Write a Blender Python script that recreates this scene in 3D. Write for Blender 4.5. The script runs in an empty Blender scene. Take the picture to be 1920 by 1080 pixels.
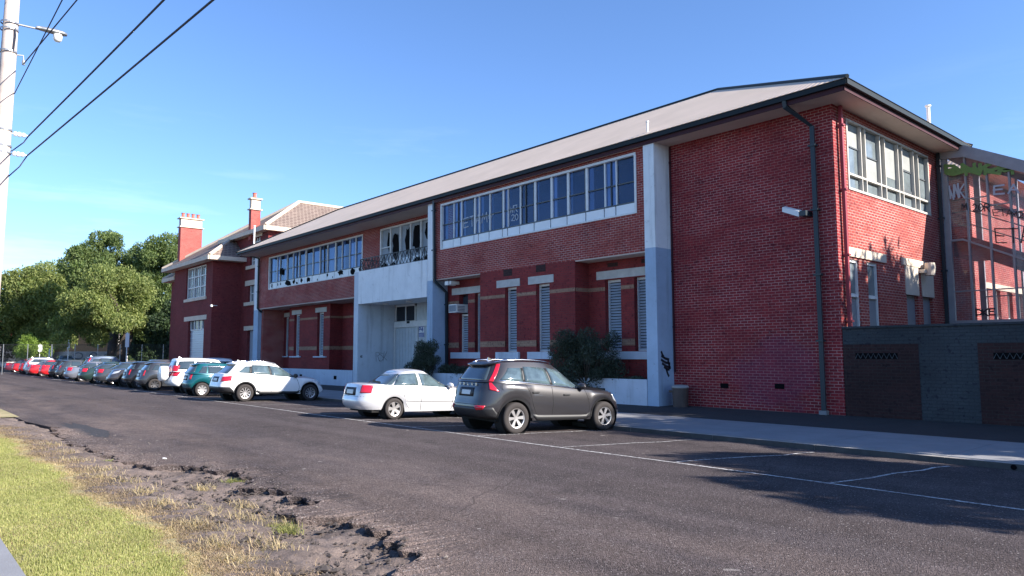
import bpy, math, random
import numpy as np
from mathutils import Vector, Matrix
rnd = random.Random(7)
nrg = np.random.default_rng(11)
PI = math.pi
sc = bpy.context.scene
COL = sc.collection

# ------------------------------------------------------------------ camera, sky, sun, exposure
def set_camera():
    f_, yaw, pitch, roll = 1353.9, .851244, .09015, -.003592
    fw = Vector((-math.sin(yaw)*math.cos(pitch), math.cos(yaw)*math.cos(pitch), math.sin(pitch)))
    r = Vector((math.cos(yaw), math.sin(yaw), 0)); u = r.cross(fw)
    r2 = r*math.cos(roll)+u*math.sin(roll); u2 = u*math.cos(roll)-r*math.sin(roll)
    cam = bpy.data.cameras.new('camera'); o = bpy.data.objects.new('camera', cam); COL.objects.link(o)
    m = Matrix((r2, u2, -fw)).transposed().to_4x4(); m.translation = Vector((0, 0, 1.85)); o.matrix_world = m
    cam.sensor_width = 36; cam.sensor_fit = 'HORIZONTAL'; cam.lens = f_*36/1920; cam.clip_start = .1; cam.clip_end = 3000
    sc.camera = o
set_camera()
SUN = Vector((1.72, .76, 1.0)).normalized()
EL = math.asin(SUN.z); AZ = math.atan2(SUN.x, SUN.y)      # azimuth clockwise from +Y
w = bpy.data.worlds.new('World'); sc.world = w; w.use_nodes = True
nt = w.node_tree; nt.nodes.clear()
wo = nt.nodes.new('ShaderNodeOutputWorld'); bg = nt.nodes.new('ShaderNodeBackground')
sky = nt.nodes.new('ShaderNodeTexSky'); sky.sky_type = 'NISHITA'; sky.sun_disc = False
sky.sun_elevation = EL; sky.sun_rotation = AZ; sky.altitude = 0; sky.air_density = 1.0; sky.dust_density = .25; sky.ozone_density = 2.0
bg.inputs['Strength'].default_value = .08
# faint cirrus
tc = nt.nodes.new('ShaderNodeTexCoord'); mp = nt.nodes.new('ShaderNodeMapping'); mp.inputs['Scale'].default_value = (2.2, 2.2, 16)
nz = nt.nodes.new('ShaderNodeTexNoise'); nz.inputs['Scale'].default_value = 1.6; nz.inputs['Detail'].default_value = 6; nz.inputs['Roughness'].default_value = .6
cr = nt.nodes.new('ShaderNodeValToRGB'); cr.color_ramp.elements[0].position = .52; cr.color_ramp.elements[1].position = .85
cr.color_ramp.elements[0].color = (0, 0, 0, 1); cr.color_ramp.elements[1].color = (.4, .4, .4, 1)
sx = nt.nodes.new('ShaderNodeSeparateXYZ'); mr = nt.nodes.new('ShaderNodeMapRange')
mr.inputs[1].default_value = .02; mr.inputs[2].default_value = .34; mr.inputs[3].default_value = 1; mr.inputs[4].default_value = 0
mu = nt.nodes.new('ShaderNodeMath'); mu.operation = 'MULTIPLY'
mx = nt.nodes.new('ShaderNodeMixRGB'); mx.inputs[2].default_value = (9.5, 10.5, 11.5, 1)
L = nt.links.new
L(tc.outputs['Generated'], mp.inputs[0]); L(mp.outputs[0], nz.inputs[0]); L(nz.outputs[0], cr.inputs[0])
L(tc.outputs['Generated'], sx.inputs[0]); L(sx.outputs[2], mr.inputs[0]); L(cr.outputs[0], mu.inputs[0]); L(mr.outputs[0], mu.inputs[1])
tn = nt.nodes.new('ShaderNodeMixRGB'); tn.blend_type = 'MULTIPLY'; tn.inputs[0].default_value = 1; tn.inputs[2].default_value = (.81, 1.02, 1.36, 1)
L(mu.outputs[0], mx.inputs[0]); L(sky.outputs[0], tn.inputs[1]); L(tn.outputs[0], mx.inputs[1]); L(mx.outputs[0], bg.inputs[0]); L(bg.outputs[0], wo.inputs[0])
sl = bpy.data.lights.new('sun', 'SUN'); sl.energy = 5.0; sl.angle = math.radians(.5); sl.color = (1, .93, .84)
so = bpy.data.objects.new('sun', sl); COL.objects.link(so); so.rotation_euler = SUN.to_track_quat('Z', 'Y').to_euler(); so.location = (20, 10, 30)
sc.view_settings.view_transform = 'Standard'; sc.view_settings.look = 'None'; sc.view_settings.gamma = 1
sc.view_settings.exposure = 1.32
sc.render.engine = 'CYCLES'; sc.cycles.max_bounces = 6; sc.cycles.transparent_max_bounces = 12

# ------------------------------------------------------------------ materials
MATS = {}
class NT:
    def __init__(s, name):
        m = bpy.data.materials.new(name); m.use_nodes = True; s.m = m; s.t = m.node_tree; s.t.nodes.clear()
        s.out = s.n('ShaderNodeOutputMaterial'); s.p = s.n('ShaderNodeBsdfPrincipled'); s.l(s.p.outputs[0], s.out.inputs[0]); MATS[name] = m
    def n(s, k, **kw):
        x = s.t.nodes.new(k)
        for a, b in kw.items(): setattr(x, a, b)
        return x
    def l(s, a, b): s.t.links.new(a, b)
    def obj(s): return s.n('ShaderNodeTexCoord').outputs['Object']
    def pos(s): return s.n('ShaderNodeNewGeometry').outputs['Position']
    def noise(s, v, scale, detail=4, rough=.55, stretch=None):
        if stretch:
            mm = s.n('ShaderNodeMapping'); mm.inputs['Scale'].default_value = stretch; s.l(v, mm.inputs[0]); v = mm.outputs[0]
        x = s.n('ShaderNodeTexNoise'); x.inputs['Scale'].default_value = scale; x.inputs['Detail'].default_value = detail; x.inputs['Roughness'].default_value = rough
        s.l(v, x.inputs['Vector']); return x.outputs['Fac']
    def ramp(s, f, a, b, c0=(0, 0, 0, 1), c1=(1, 1, 1, 1)):
        x = s.n('ShaderNodeValToRGB'); e = x.color_ramp.elements; e[0].position = a; e[1].position = b
        e[0].color = c0 if len(c0) == 4 else (*c0, 1); e[1].color = c1 if len(c1) == 4 else (*c1, 1); s.l(f, x.inputs[0]); return x.outputs[0]
    def mix(s, f, a, b, mode='MIX'):
        x = s.n('ShaderNodeMixRGB', blend_type=mode)
        for i, v in ((0, f), (1, a), (2, b)):
            if isinstance(v, (int, float)): x.inputs[i].default_value = v
            elif isinstance(v, tuple): x.inputs[i].default_value = (*v, 1) if len(v) == 3 else v
            else: s.l(v, x.inputs[i])
        return x.outputs[0]
    def math(s, op, a, b=0.0):
        x = s.n('ShaderNodeMath', operation=op)
        for i, v in ((0, a), (1, b)):
            if isinstance(v, (int, float)): x.inputs[i].default_value = v
            else: s.l(v, x.inputs[i])
        return x.outputs[0]
    def bump(s, h, strength=.5, dist=.01):
        x = s.n('ShaderNodeBump'); x.inputs['Strength'].default_value = strength; x.inputs['Distance'].default_value = dist
        s.l(h, x.inputs['Height']); s.l(x.outputs[0], s.p.inputs['Normal'])
    def set(s, **k):
        for a, b in k.items():
            i = s.p.inputs[a.replace('_', ' ')]
            if isinstance(b, (int, float)): i.default_value = b
            elif isinstance(b, tuple): i.default_value = (*b, 1) if len(b) == 3 else b
            else: s.l(b, i)
        return s
def mat(name, col, rough=.6, metal=0., var=.0, vscale=3., spec=.5, coat=0., bump=0., bscale=40., streak=0.):
    if name in MATS: return MATS[name]
    t = NT(name); t.set(Roughness=rough, Metallic=metal, Base_Color=col); t.p.inputs['Specular IOR Level'].default_value = spec
    if coat: t.p.inputs['Coat Weight'].default_value = coat; t.p.inputs['Coat Roughness'].default_value = .03
    if var:
        f = t.noise(t.obj(), vscale, 6, .65); f = t.ramp(f, .3, .72)
        cc = t.mix(f, tuple(c*(1-var) for c in col), tuple(min(1, c*(1+var*.5)) for c in col))
        if streak:
            st = t.ramp(t.noise(t.obj(), 2.2, 4, .6, (1, 1, .09)), .54, .72); cc = t.mix(t.math('MULTIPLY', st, streak), cc, (.12, .12, .12))
            sp_ = t.ramp(t.noise(t.obj(), 5., 6, .75), .60, .68); cc = t.mix(t.math('MULTIPLY', sp_, streak*.8), cc, (.16, .15, .14))
        t.set(Base_Color=cc)
    if bump: t.bump(t.noise(t.obj(), bscale, 3), bump, .01)
    return t.m
def M(n): return MATS[n]

def brick(name, c1, c2, mortar, msize=.011, tint=None, grime=.25, bright=1.0):
    t = NT(name); o = t.obj(); s = t.n('ShaderNodeSeparateXYZ'); t.l(o, s.inputs[0])
    u = t.math('ADD', s.outputs[0], s.outputs[1]); c = t.n('ShaderNodeCombineXYZ'); t.l(u, c.inputs[0]); t.l(s.outputs[2], c.inputs[1])
    b = t.n('ShaderNodeTexBrick'); t.l(c.outputs[0], b.inputs['Vector'])
    b.inputs['Scale'].default_value = 1; b.inputs['Brick Width'].default_value = .24; b.inputs['Row Height'].default_value = .086
    b.inputs['Mortar Size'].default_value = msize; b.inputs['Mortar Smooth'].default_value = .2; b.inputs['Bias'].default_value = -.1
    b.inputs['Color1'].default_value = (*c1, 1); b.inputs['Color2'].default_value = (*c2, 1); b.inputs['Mortar'].default_value = (*mortar, 1)
    big = t.ramp(t.noise(o, .55, 5, .6), .35, .7)
    col = t.mix(big, t.mix(1.0, b.outputs['Color'], (1-grime,)*3, 'MULTIPLY'), b.outputs['Color'])
    fade = t.ramp(t.noise(o, .8, 4, .6, (1, 1, 2.2)), .42, .62)            # patches where the pointing has gone dark
    col = t.mix(t.math('MULTIPLY', t.math('MULTIPLY', fade, b.outputs['Fac']), .6), col, tuple(x*.7 for x in c1))
    fine = t.ramp(t.noise(o, 26, 3, .7), .25, .75, (.8,)*3, (1.15,)*3)
    col = t.mix(1.0, col, fine, 'MULTIPLY')
    st = t.ramp(t.noise(o, 1.6, 3, .5, (1, 1, .06)), .52, .74)               # drip stains
    col = t.mix(t.math('MULTIPLY', st, .16), col, (.05, .03, .03))
    dk = t.noise(t.n('ShaderNodeNewGeometry').outputs['Position'], 9, 1)
    col = t.mix(t.ramp(dk, .62, .7), col, t.mix(1.0, col, (.62, .58, .66), 'MULTIPLY'))
    if tint:                                                        # a washed graffiti stain: centre, radius
        (tx, ty, tz, rx, rz, tcol, amt) = tint
        px = t.math('DIVIDE', t.math('SUBTRACT', s.outputs[0], tx), rx); pz = t.math('DIVIDE', t.math('SUBTRACT', s.outputs[2], tz), rz)
        d = t.math('ADD', t.math('MULTIPLY', px, px), t.math('MULTIPLY', pz, pz))
        d = t.math('ADD', d, t.math('MULTIPLY', t.noise(o, 1.3, 4), 1.0))
        k = t.math('MULTIPLY', t.ramp(d, .75, 1.5, (1,)*3, (0,)*3), amt); col = t.mix(k, col, tcol)
    t.set(Base_Color=col, Roughness=.85); t.p.inputs['Specular IOR Level'].default_value = .25
    inv = t.math('SUBTRACT', 1.0, b.outputs['Fac']); t.bump(t.math('ADD', inv, t.math('MULTIPLY', t.noise(o, 60, 3), .35)), .6, .008)
    return t.m
brick('brick_new', (.39, .072, .058), (.27, .042, .042), (.60, .39, .34), .0102)
brick('brick_blank', (.31, .032, .036), (.20, .022, .029), (.50, .27, .25), .0090, tint=(-11.3, 0, 1.2, 2.3, 1.6, (.17, .04, .085), .38))
brick('brick_old', (.31, .044, .042), (.23, .034, .036), (.17, .055, .055), .009, grime=.3)
brick('brick_sand', (.42, .26, .17), (.34, .20, .13), (.26, .15, .11), .008)
brick('brick_wing', (.26, .048, .045), (.19, .036, .036), (.18, .06, .06), .009)
brick('brick_chimney', (.42, .10, .085), (.33, .075, .065), (.40, .18, .15), .009, grime=.12)
brick('brick_dark', (.065, .028, .026), (.045, .022, .022), (.06, .045, .042), .010, grime=.4)
brick('grey_painted_brick', (.062, .07, .076), (.055, .062, .07), (.043, .05, .056), .010, grime=.35)
mat('render_white', (.80, .82, .82), .8, var=.10, vscale=1.4, streak=.4, bump=.15)
mat('render_blue', (.36, .47, .60), .8, var=.14, vscale=1.2, streak=.4, bump=.15)
mat('render_pale', (.60, .65, .70), .8, var=.12, vscale=1.1, streak=.4, bump=.15)
mat('plinth_paint', (.52, .58, .66), .75, var=.14, vscale=1.0, streak=.4, bump=.1)
mat('porch_board', (.52, .57, .60), .6, var=.12, vscale=5)
mat('cream_stone', (.66, .55, .43), .8, var=.14, vscale=2.5, bump=.15)
mat('grey_stone', (.52, .50, .46), .8, var=.2, vscale=3, bump=.15)
mat('soffit_paint', (.56, .46, .40), .7, var=.10, vscale=.9)
mat('fascia_plum', (.055, .018, .024), .6, spec=.2)
mat('gutter_dark', (.012, .018, .021), .55, spec=.25)
mat('pipe_dark', (.020, .032, .040), .45)
mat('pipe_red', (.26, .035, .05), .5)
mat('frame_white', (.72, .72, .70), .5, var=.12, vscale=6)
mat('frame_grey', (.30, .30, .32), .5, var=.15, vscale=4)
mat('frame_steel', (.07, .08, .09), .5)
mat('spandrel_white', (.80, .82, .82), .45, var=.08, vscale=2)
mat('shutter_metal', (.47, .53, .60), .38, .35)
mat('hole_dark', (.004, .004, .005), .9, spec=.1)
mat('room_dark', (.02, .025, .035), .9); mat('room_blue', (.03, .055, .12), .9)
mat('curtain', (.60, .62, .62), .9, var=.12, vscale=4)
mat('curtain_grey', (.30, .34, .38), .9, var=.2, vscale=3)
mat('black_iron', (.012, .014, .018), .5)
mat('metal_grey', (.30, .31, .32), .4, .6)
mat('plastic_white', (.75, .74, .70), .5)
mat('board_grey', (.20, .22, .25), .6, var=.15)
mat('board_cream', (.62, .54, .44), .7, var=.1)
mat('sign_blue', (.03, .07, .28), .4); mat('sign_white', (.75, .77, .8), .4)
mat('paint_white_spray', (.40, .45, .52), .7); mat('paint_black_spray', (.012, .012, .018), .6); mat('paint_green_spray', (.15, .26, .07), .7)
mat('terracotta', (.50, .14, .10), .8, var=.2)
mat('bin_brown', (.075, .052, .045), .6, var=.3); mat('bin_lid', (.32, .31, .30), .6, var=.2)
mat('rubber', (.03, .025, .024), .85, var=.2, vscale=30); mat('rim_metal', (.62, .60, .60), .3, .8); mat('rim_dark', (.10, .10, .11), .35, .8)
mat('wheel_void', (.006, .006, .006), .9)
mat('frame_cream', (.50, .47, .42), .5, var=.12, vscale=6)
mat('trim_black', (.018, .018, .02), .5); mat('chrome', (.72, .72, .74), .15, 1.0)
mat('tail_red', (.55, .012, .03), .18, coat=.6); mat('tail_bright', (.75, .16, .12), .2, coat=.6); mat('lamp_clear', (.7, .72, .75), .12, .4, coat=.5)
mat('amber', (.8, .25, .08), .2); mat('plate_white', (.62, .64, .62), .4); mat('plate_blue', (.02, .03, .08), .4)
mat('car_glass', (.035, .05, .058), .05, .0, spec=.9, coat=.6); mat('car_glass_light', (.085, .125, .14), .06, 0., spec=.9, coat=.6, var=.6, vscale=2.6)
mat('wood_pole', (.52, .43, .38), .85, var=.25, vscale=2.5, bump=.4, bscale=9)
mat('insulator', (.80, .80, .80), .2); mat('wire_black', (.018, .02, .035), .6)
mat('bark', (.06, .045, .035), .9, var=.4, vscale=4, bump=.5)
mat('concrete', (.235, .235, .245), .85, var=.16, vscale=1.3, bump=.3, bscale=60)
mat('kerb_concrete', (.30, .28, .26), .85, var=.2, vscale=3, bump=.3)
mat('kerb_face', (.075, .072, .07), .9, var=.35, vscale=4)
def worn_paint():
    t = NT('line_paint'); o = t.pos(); k = t.ramp(t.noise(o, 14, 5, .75), .40, .56); k2 = t.ramp(t.noise(o, .9, 3), .2, .55, (.35,)*3, (1,)*3)
    t.set(Base_Color=t.mix(t.math('MULTIPLY', k, k2), (.085, .075, .075), (.60, .58, .56)), Roughness=.8)
worn_paint()
mat('ground_far', (.07, .065, .055), .9, var=.3, vscale=.4)
mat('shop_red', (.45, .05, .05), .6, var=.2); mat('house_orange', (.55, .30, .15), .8, var=.15); mat('house_white', (.6, .55, .52), .8, var=.3, vscale=1.5)
def glass(name, tint=(.55, .68, .85), refl=.9, rough=.02, haze=0., gt=(1, 1, 1)):
    t = NT(name); tr = t.n('ShaderNodeBsdfTransparent'); tr.inputs[0].default_value = (*tint, 1)
    gl = t.n('ShaderNodeBsdfGlossy'); gl.inputs['Roughness'].default_value = rough; gl.inputs['Color'].default_value = (refl*gt[0], refl*gt[1], refl*gt[2], 1)
    fr = t.n('ShaderNodeFresnel'); fr.inputs[0].default_value = 1.5
    mxs = t.n('ShaderNodeMixShader'); t.l(fr.outputs[0], mxs.inputs[0]); t.l(tr.outputs[0], mxs.inputs[1]); t.l(gl.outputs[0], mxs.inputs[2])
    last = mxs.outputs[0]
    if haze:                                                        # dust film on the pane
        df = t.n('ShaderNodeBsdfDiffuse'); df.inputs[0].default_value = (.45, .45, .47, 1)
        m2 = t.n('ShaderNodeMixShader'); t.l(t.math('MULTIPLY', t.ramp(t.noise(t.obj(), .9, 5, .6), .3, .75), haze), m2.inputs[0]); t.l(last, m2.inputs[1]); t.l(df.outputs[0], m2.inputs[2]); last = m2.outputs[0]
    t.l(last, t.out.inputs[0]); return t.m
glass('window_glass', (.50, .66, .95), 1., .02, .06, (.62, .82, 1.2)); glass('link_glass', (.93, .90, .92), .9, .03, .38)
def roof_metal():
    t = NT('roof_metal'); o = t.obj(); s = t.n('ShaderNodeSeparateXYZ'); t.l(o, s.inputs[0])
    wv = t.math('SINE', t.math('MULTIPLY', s.outputs[0], 2*PI/.19))
    col = t.mix(t.ramp(t.noise(o, .6, 5, .6), .3, .7), (.60, .47, .35), (.70, .55, .42))
    col = t.mix(t.ramp(wv, .55, 1., (0,)*3, (.22,)*3), col, (.38, .32, .27))
    t.set(Base_Color=col, Roughness=.6); t.bump(wv, .35, .02)
roof_metal()
def roof_tile():
    t = NT('roof_tile'); o = t.obj(); s = t.n('ShaderNodeSeparateXYZ'); t.l(o, s.inputs[0])
    u = t.math('ADD', s.outputs[0], s.outputs[1]); c = t.n('ShaderNodeCombineXYZ'); t.l(u, c.inputs[0]); t.l(t.math('MULTIPLY', s.outputs[2], 1.0), c.inputs[1])
    b = t.n('ShaderNodeTexBrick'); t.l(c.outputs[0], b.inputs['Vector']); b.inputs['Scale'].default_value = 1; b.inputs['Brick Width'].default_value = .34; b.inputs['Row Height'].default_value = .19
    b.inputs['Mortar Size'].default_value = .022; b.inputs['Color1'].default_value = (.115, .075, .062, 1); b.inputs['Color2'].default_value = (.165, .115, .092, 1); b.inputs['Mortar'].default_value = (.33, .26, .215, 1)
    t.set(Base_Color=t.mix(t.ramp(t.noise(o, .7, 5), .3, .7), b.outputs['Color'], t.mix(1., b.outputs['Color'], (.8, .8, .8), 'MULTIPLY')), Roughness=.85); t.bump(b.outputs['Fac'], -.5, .03)
roof_tile(); mat('roof_ridge', (.50, .42, .34), .8, var=.12)
def asphalt():
    t = NT('asphalt'); o = t.pos(); s = t.n('ShaderNodeSeparateXYZ'); t.l(o, s.inputs[0])
    big = t.noise(o, .22, 5, .6, (.5, 1.6, 1)); mid = t.noise(o, 2.2, 5, .6); fine = t.noise(o, 36, 4, .8)
    v = t.n('ShaderNodeTexVoronoi'); v.inputs['Scale'].default_value = 75; t.l(o, v.inputs['Vector'])
    col = t.mix(t.ramp(big, .35, .68), (.058, .048, .049), (.088, .072, .071))
    near = t.n('ShaderNodeMapRange'); near.inputs[1].default_value = 4.6; near.inputs[2].default_value = 8.8; near.inputs[3].default_value = 1.; near.inputs[4].default_value = 0.; t.l(s.outputs[1], near.inputs[0])
    dust = t.math('MULTIPLY', t.ramp(t.noise(o, .45, 6, .6, (.45, 1.4, 1)), .40, .60), near.outputs[0])
    col = t.mix(t.math('MULTIPLY', dust, .72), col, (.155, .118, .103))
    col = t.mix(1., col, t.ramp(mid, .2, .8, (.8,)*3, (1.2,)*3), 'MULTIPLY')
    col = t.mix(1., col, t.ramp(fine, .33, .68, (.30,)*3, (2.0,)*3), 'MULTIPLY')
    band = t.ramp(t.noise(o, 1., 3, .5, (.03, 1.1, 1)), .38, .62, (.86,)*3, (1.08,)*3); col = t.mix(1., col, band, 'MULTIPLY')      # wheel tracks
    oil = t.math('MULTIPLY', t.ramp(t.noise(o, .95, 4, .6), .60, .70), .42); col = t.mix(oil, col, (.032, .028, .029))
    v2 = t.n('ShaderNodeTexVoronoi'); v2.inputs['Scale'].default_value = 48; t.l(o, v2.inputs['Vector'])
    sep = t.n('ShaderNodeSeparateColor'); t.l(v2.outputs['Color'], sep.inputs[0])
    col = t.mix(t.math('MULTIPLY', t.ramp(sep.outputs[0], .90, .93), t.ramp(v2.outputs['Distance'], .25, .45, (1,)*3, (0,)*3)), col, (.30, .27, .26))
    col = t.mix(t.math('MULTIPLY', t.ramp(t.noise(o, 3.5, 2, .5, (1, 1, 1)), .73, .76), .7), col, (.30, .27, .25))
    cr_ = t.n('ShaderNodeTexVoronoi', feature='DISTANCE_TO_EDGE'); cr_.inputs['Scale'].default_value = .33
    ds = t.n('ShaderNodeMixRGB', blend_type='ADD'); ds.inputs[0].default_value = .6; t.l(o, ds.inputs[1]); nn = t.n('ShaderNodeTexNoise'); nn.inputs['Scale'].default_value = 1.1; t.l(o, nn.inputs[0]); t.l(nn.outputs['Color'], ds.inputs[2]); t.l(ds.outputs[0], cr_.inputs['Vector'])
    crk = t.math('MULTIPLY', t.ramp(cr_.outputs['Distance'], .0, .006, (1,)*3, (0,)*3), t.ramp(t.noise(o, .3, 2), .5, .6))
    col = t.mix(t.math('MULTIPLY', crk, .6), col, (.02, .018, .018))
    t.set(Base_Color=col, Roughness=.95); t.p.inputs['Specular IOR Level'].default_value = .12
    t.bump(t.math('ADD', t.math('MULTIPLY', v.outputs['Distance'], 1.2), t.math('ADD', t.math('MULTIPLY', fine, 1.2), t.math('MULTIPLY', mid, .6))), .85, .012)
asphalt()
def dirt():
    t = NT('dirt'); o = t.pos()
    col = t.mix(t.ramp(t.noise(o, 1.6, 6, .65), .35, .65), (.085, .064, .056), (.21, .16, .135))
    col = t.mix(t.ramp(t.noise(o, 9, 5, .7), .52, .74), col, (.06, .046, .042))
    t.set(Base_Color=t.mix(1., col, t.ramp(t.noise(o, 60, 4, .7), .3, .7, (.7,)*3, (1.3,)*3), 'MULTIPLY'), Roughness=.95)
    t.bump(t.math('ADD', t.noise(o, 35, 5, .7), t.noise(o, 8, 4)), .9, .02)
dirt()
def turf():
    t = NT('turf_soil'); o = t.pos(); s = t.n('ShaderNodeSeparateXYZ'); t.l(o, s.inputs[0])
    a = t.mix(t.ramp(t.noise(o, 1.2, 5), .35, .65), (.22, .20, .085), (.40, .32, .17))
    t.set(Base_Color=t.mix(1., a, t.ramp(t.noise(o, 40, 3, .7), .3, .7, (.6,)*3, (1.3,)*3), 'MULTIPLY'), Roughness=.95); t.bump(t.noise(o, 40, 4), .8, .02)
turf()
def leafmat(name, a, b, trans=.35):
    t = NT(name); g = t.n('ShaderNodeNewGeometry'); col = t.mix(g.outputs['Random Per Island'], a, b)
    col = t.mix(1., col, t.ramp(t.noise(g.outputs['Position'], .5, 3), .3, .7, (.75,)*3, (1.2,)*3), 'MULTIPLY')
    t.set(Base_Color=col, Roughness=.6); t.p.inputs['Specular IOR Level'].default_value = .3
    tl = t.n('ShaderNodeBsdfTranslucent'); t.l(t.mix(1., col, (1.3, 1.4, .6), 'MULTIPLY'), tl.inputs[0]); mxs = t.n('ShaderNodeMixShader'); mxs.inputs[0].default_value = trans
    t.l(t.p.outputs[0], mxs.inputs[1]); t.l(tl.outputs[0], mxs.inputs[2]); t.l(mxs.outputs[0], t.out.inputs[0]); return t.m
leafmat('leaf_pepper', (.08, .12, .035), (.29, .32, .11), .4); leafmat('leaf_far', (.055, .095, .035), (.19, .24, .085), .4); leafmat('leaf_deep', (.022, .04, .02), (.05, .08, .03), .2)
leafmat('leaf_shrub', (.024, .038, .024), (.085, .105, .075), .15); leafmat('leaf_bright', (.12, .20, .03), (.22, .30, .06))
leafmat('grass_brown', (.20, .14, .09), (.42, .31, .19), .2)
leafmat('grass_green', (.22, .25, .07), (.48, .45, .20), .4); leafmat('grass_dry', (.38, .28, .15), (.64, .52, .31), .3)

# ------------------------------------------------------------------ mesh helpers
class MB:
    def __init__(s): s.v = []; s.f = []; s.m = []
    def add(s, vs, fs, m=0):
        n = len(s.v); s.v += [tuple(p) for p in vs]; s.f += [tuple(i+n for i in f) for f in fs]; s.m += [m]*len(fs); return s
    def box(s, x0, x1, y0, y1, z0, z1, m=0):
        if x0 > x1: x0, x1 = x1, x0
        if y0 > y1: y0, y1 = y1, y0
        if z0 > z1: z0, z1 = z1, z0
        return s.add([(x0,y0,z0),(x1,y0,z0),(x1,y1,z0),(x0,y1,z0),(x0,y0,z1),(x1,y0,z1),(x1,y1,z1),(x0,y1,z1)],
                     [(0,3,2,1),(4,5,6,7),(0,1,5,4),(1,2,6,5),(2,3,7,6),(3,0,4,7)], m)
    def tube(s, pts, r, n=8, m=0, cap=True):
        pts = [Vector(p) for p in pts]; rs = r if isinstance(r, (list, tuple)) else [r]*len(pts); base = len(s.v); prev = None
        for i, p in enumerate(pts):
            d = (pts[min(i+1, len(pts)-1)]-pts[max(i-1, 0)]).normalized()
            a = (d.cross(Vector((0, 0, 1))) if abs(d.z) < .95 else d.cross(Vector((1, 0, 0)))) if prev is None else prev-d*prev.dot(d)
            a.normalize(); prev = a; b = d.cross(a)
            for k in range(n):
                t = 2*PI*(k+.5)/n; s.v.append(tuple(p+(a*math.cos(t)+b*math.sin(t))*rs[i]))
        for i in range(len(pts)-1):
            for k in range(n):
                q = base+i*n; s.f.append((q+k, q+(k+1) % n, q+n+(k+1) % n, q+n+k)); s.m.append(m)
        if cap:
            s.f.append(tuple(base+k for k in range(n))[::-1]); s.m.append(m)
            s.f.append(tuple(base+(len(pts)-1)*n+k for k in range(n))); s.m.append(m)
        return s
    def lathe(s, prof, c=(0, 0, 0), n=24, axis='z', m=0):
        base = len(s.v)
        for (r, h) in prof:
            for k in range(n):
                t = 2*PI*k/n; a, b = r*math.cos(t), r*math.sin(t)
                s.v.append((c[0]+a, c[1]+b, c[2]+h) if axis == 'z' else (c[0]+a, c[1]+h, c[2]+b))
        for i in range(len(prof)-1):
            for k in range(n):
                q = base+i*n; f = (q+k, q+(k+1) % n, q+n+(k+1) % n, q+n+k); s.f.append(f if axis == 'z' else f[::-1]); s.m.append(m)
        return s
    def prism(s, poly, d, m=0):            # poly of 3D points, extruded by vector d
        n = len(poly); d = Vector(d); a = [Vector(p) for p in poly]; b = [p+d for p in a]
        return s.add([tuple(p) for p in a+b], [tuple(range(n))[::-1], tuple(range(n, 2*n))]+[(i, (i+1) % n, n+(i+1) % n, n+i) for i in range(n)], m)
    def islands(s):
        key = {}; par = []
        def find(a):
            while par[a] != a: par[a] = par[par[a]]; a = par[a]
            return a
        ids = []
        for v in s.v:
            k = tuple(round(c, 3) for c in v)
            if k not in key: key[k] = len(par); par.append(key[k])
            ids.append(key[k])
        for f in s.f:
            r0 = find(ids[f[0]])
            for i in f[1:]: par[find(ids[i])] = r0
        out = {}
        for f, mi in zip(s.f, s.m):
            q = out.setdefault(find(ids[f[0]]), (MB(), {})); mb, mp_ = q; g = []
            for i in f:
                if i not in mp_: mp_[i] = len(mb.v); mb.v.append(s.v[i])
                g.append(mp_[i])
            mb.f.append(tuple(g)); mb.m.append(mi)
        return [q[0] for q in out.values()]
    def build(s, name, mats, parent=None, smooth=False, inv=True):
        if name in ('lower_wall', 'upper_wall', 'brick_band', 'overhang_soffit', 'lintel', 'sill', 'rear_wall', 'red_panel', 'fence_post', 'shop_window', 'blind', 'blue_field', 'board', 'handrail', 'pole_band') and parent:
            isl = s.islands()
            if len(isl) > 1:
                for q in isl[1:]: q.build1(name, mats, parent, smooth, inv)
                return isl[0].build1(name, mats, parent, smooth, inv)
        return s.build1(name, mats, parent, smooth, inv)
    def build1(s, name, mats, parent=None, smooth=False, inv=True):
        me = bpy.data.meshes.new(name); me.from_pydata(s.v, [], s.f)
        mats = mats if isinstance(mats, (list, tuple)) else [mats]
        for q in mats: me.materials.append(M(q) if isinstance(q, str) else q)
        if len(mats) > 1: me.polygons.foreach_set('material_index', s.m)
        if smooth: me.polygons.foreach_set('use_smooth', [True]*len(s.f))
        me.validate(); me.update()
        o = bpy.data.objects.new(name, me); COL.objects.link(o)
        if parent:
            o.parent = parent
            if inv: o.matrix_parent_inverse = Matrix.Translation(-wloc(parent))
        return o
def wloc(o):
    v = Vector((0, 0, 0))
    while o and o.type == 'EMPTY': v += o.location; o = o.parent
    return v
def tag(o, label=None, cat=None, group=None, kind=None):
    for k, v in (('label', label), ('category', cat), ('group', group), ('kind', kind)):
        if v: o[k] = v
    return o
def empty(name, loc, label, cat, group=None, rz=0.):
    o = bpy.data.objects.new(name, None); COL.objects.link(o); o.location = loc; o.rotation_euler = (0, 0, rz); o.empty_display_size = .3
    return tag(o, label, cat, group)
def kids(o): return [c for c in bpy.data.objects if c.parent == o]
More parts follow.
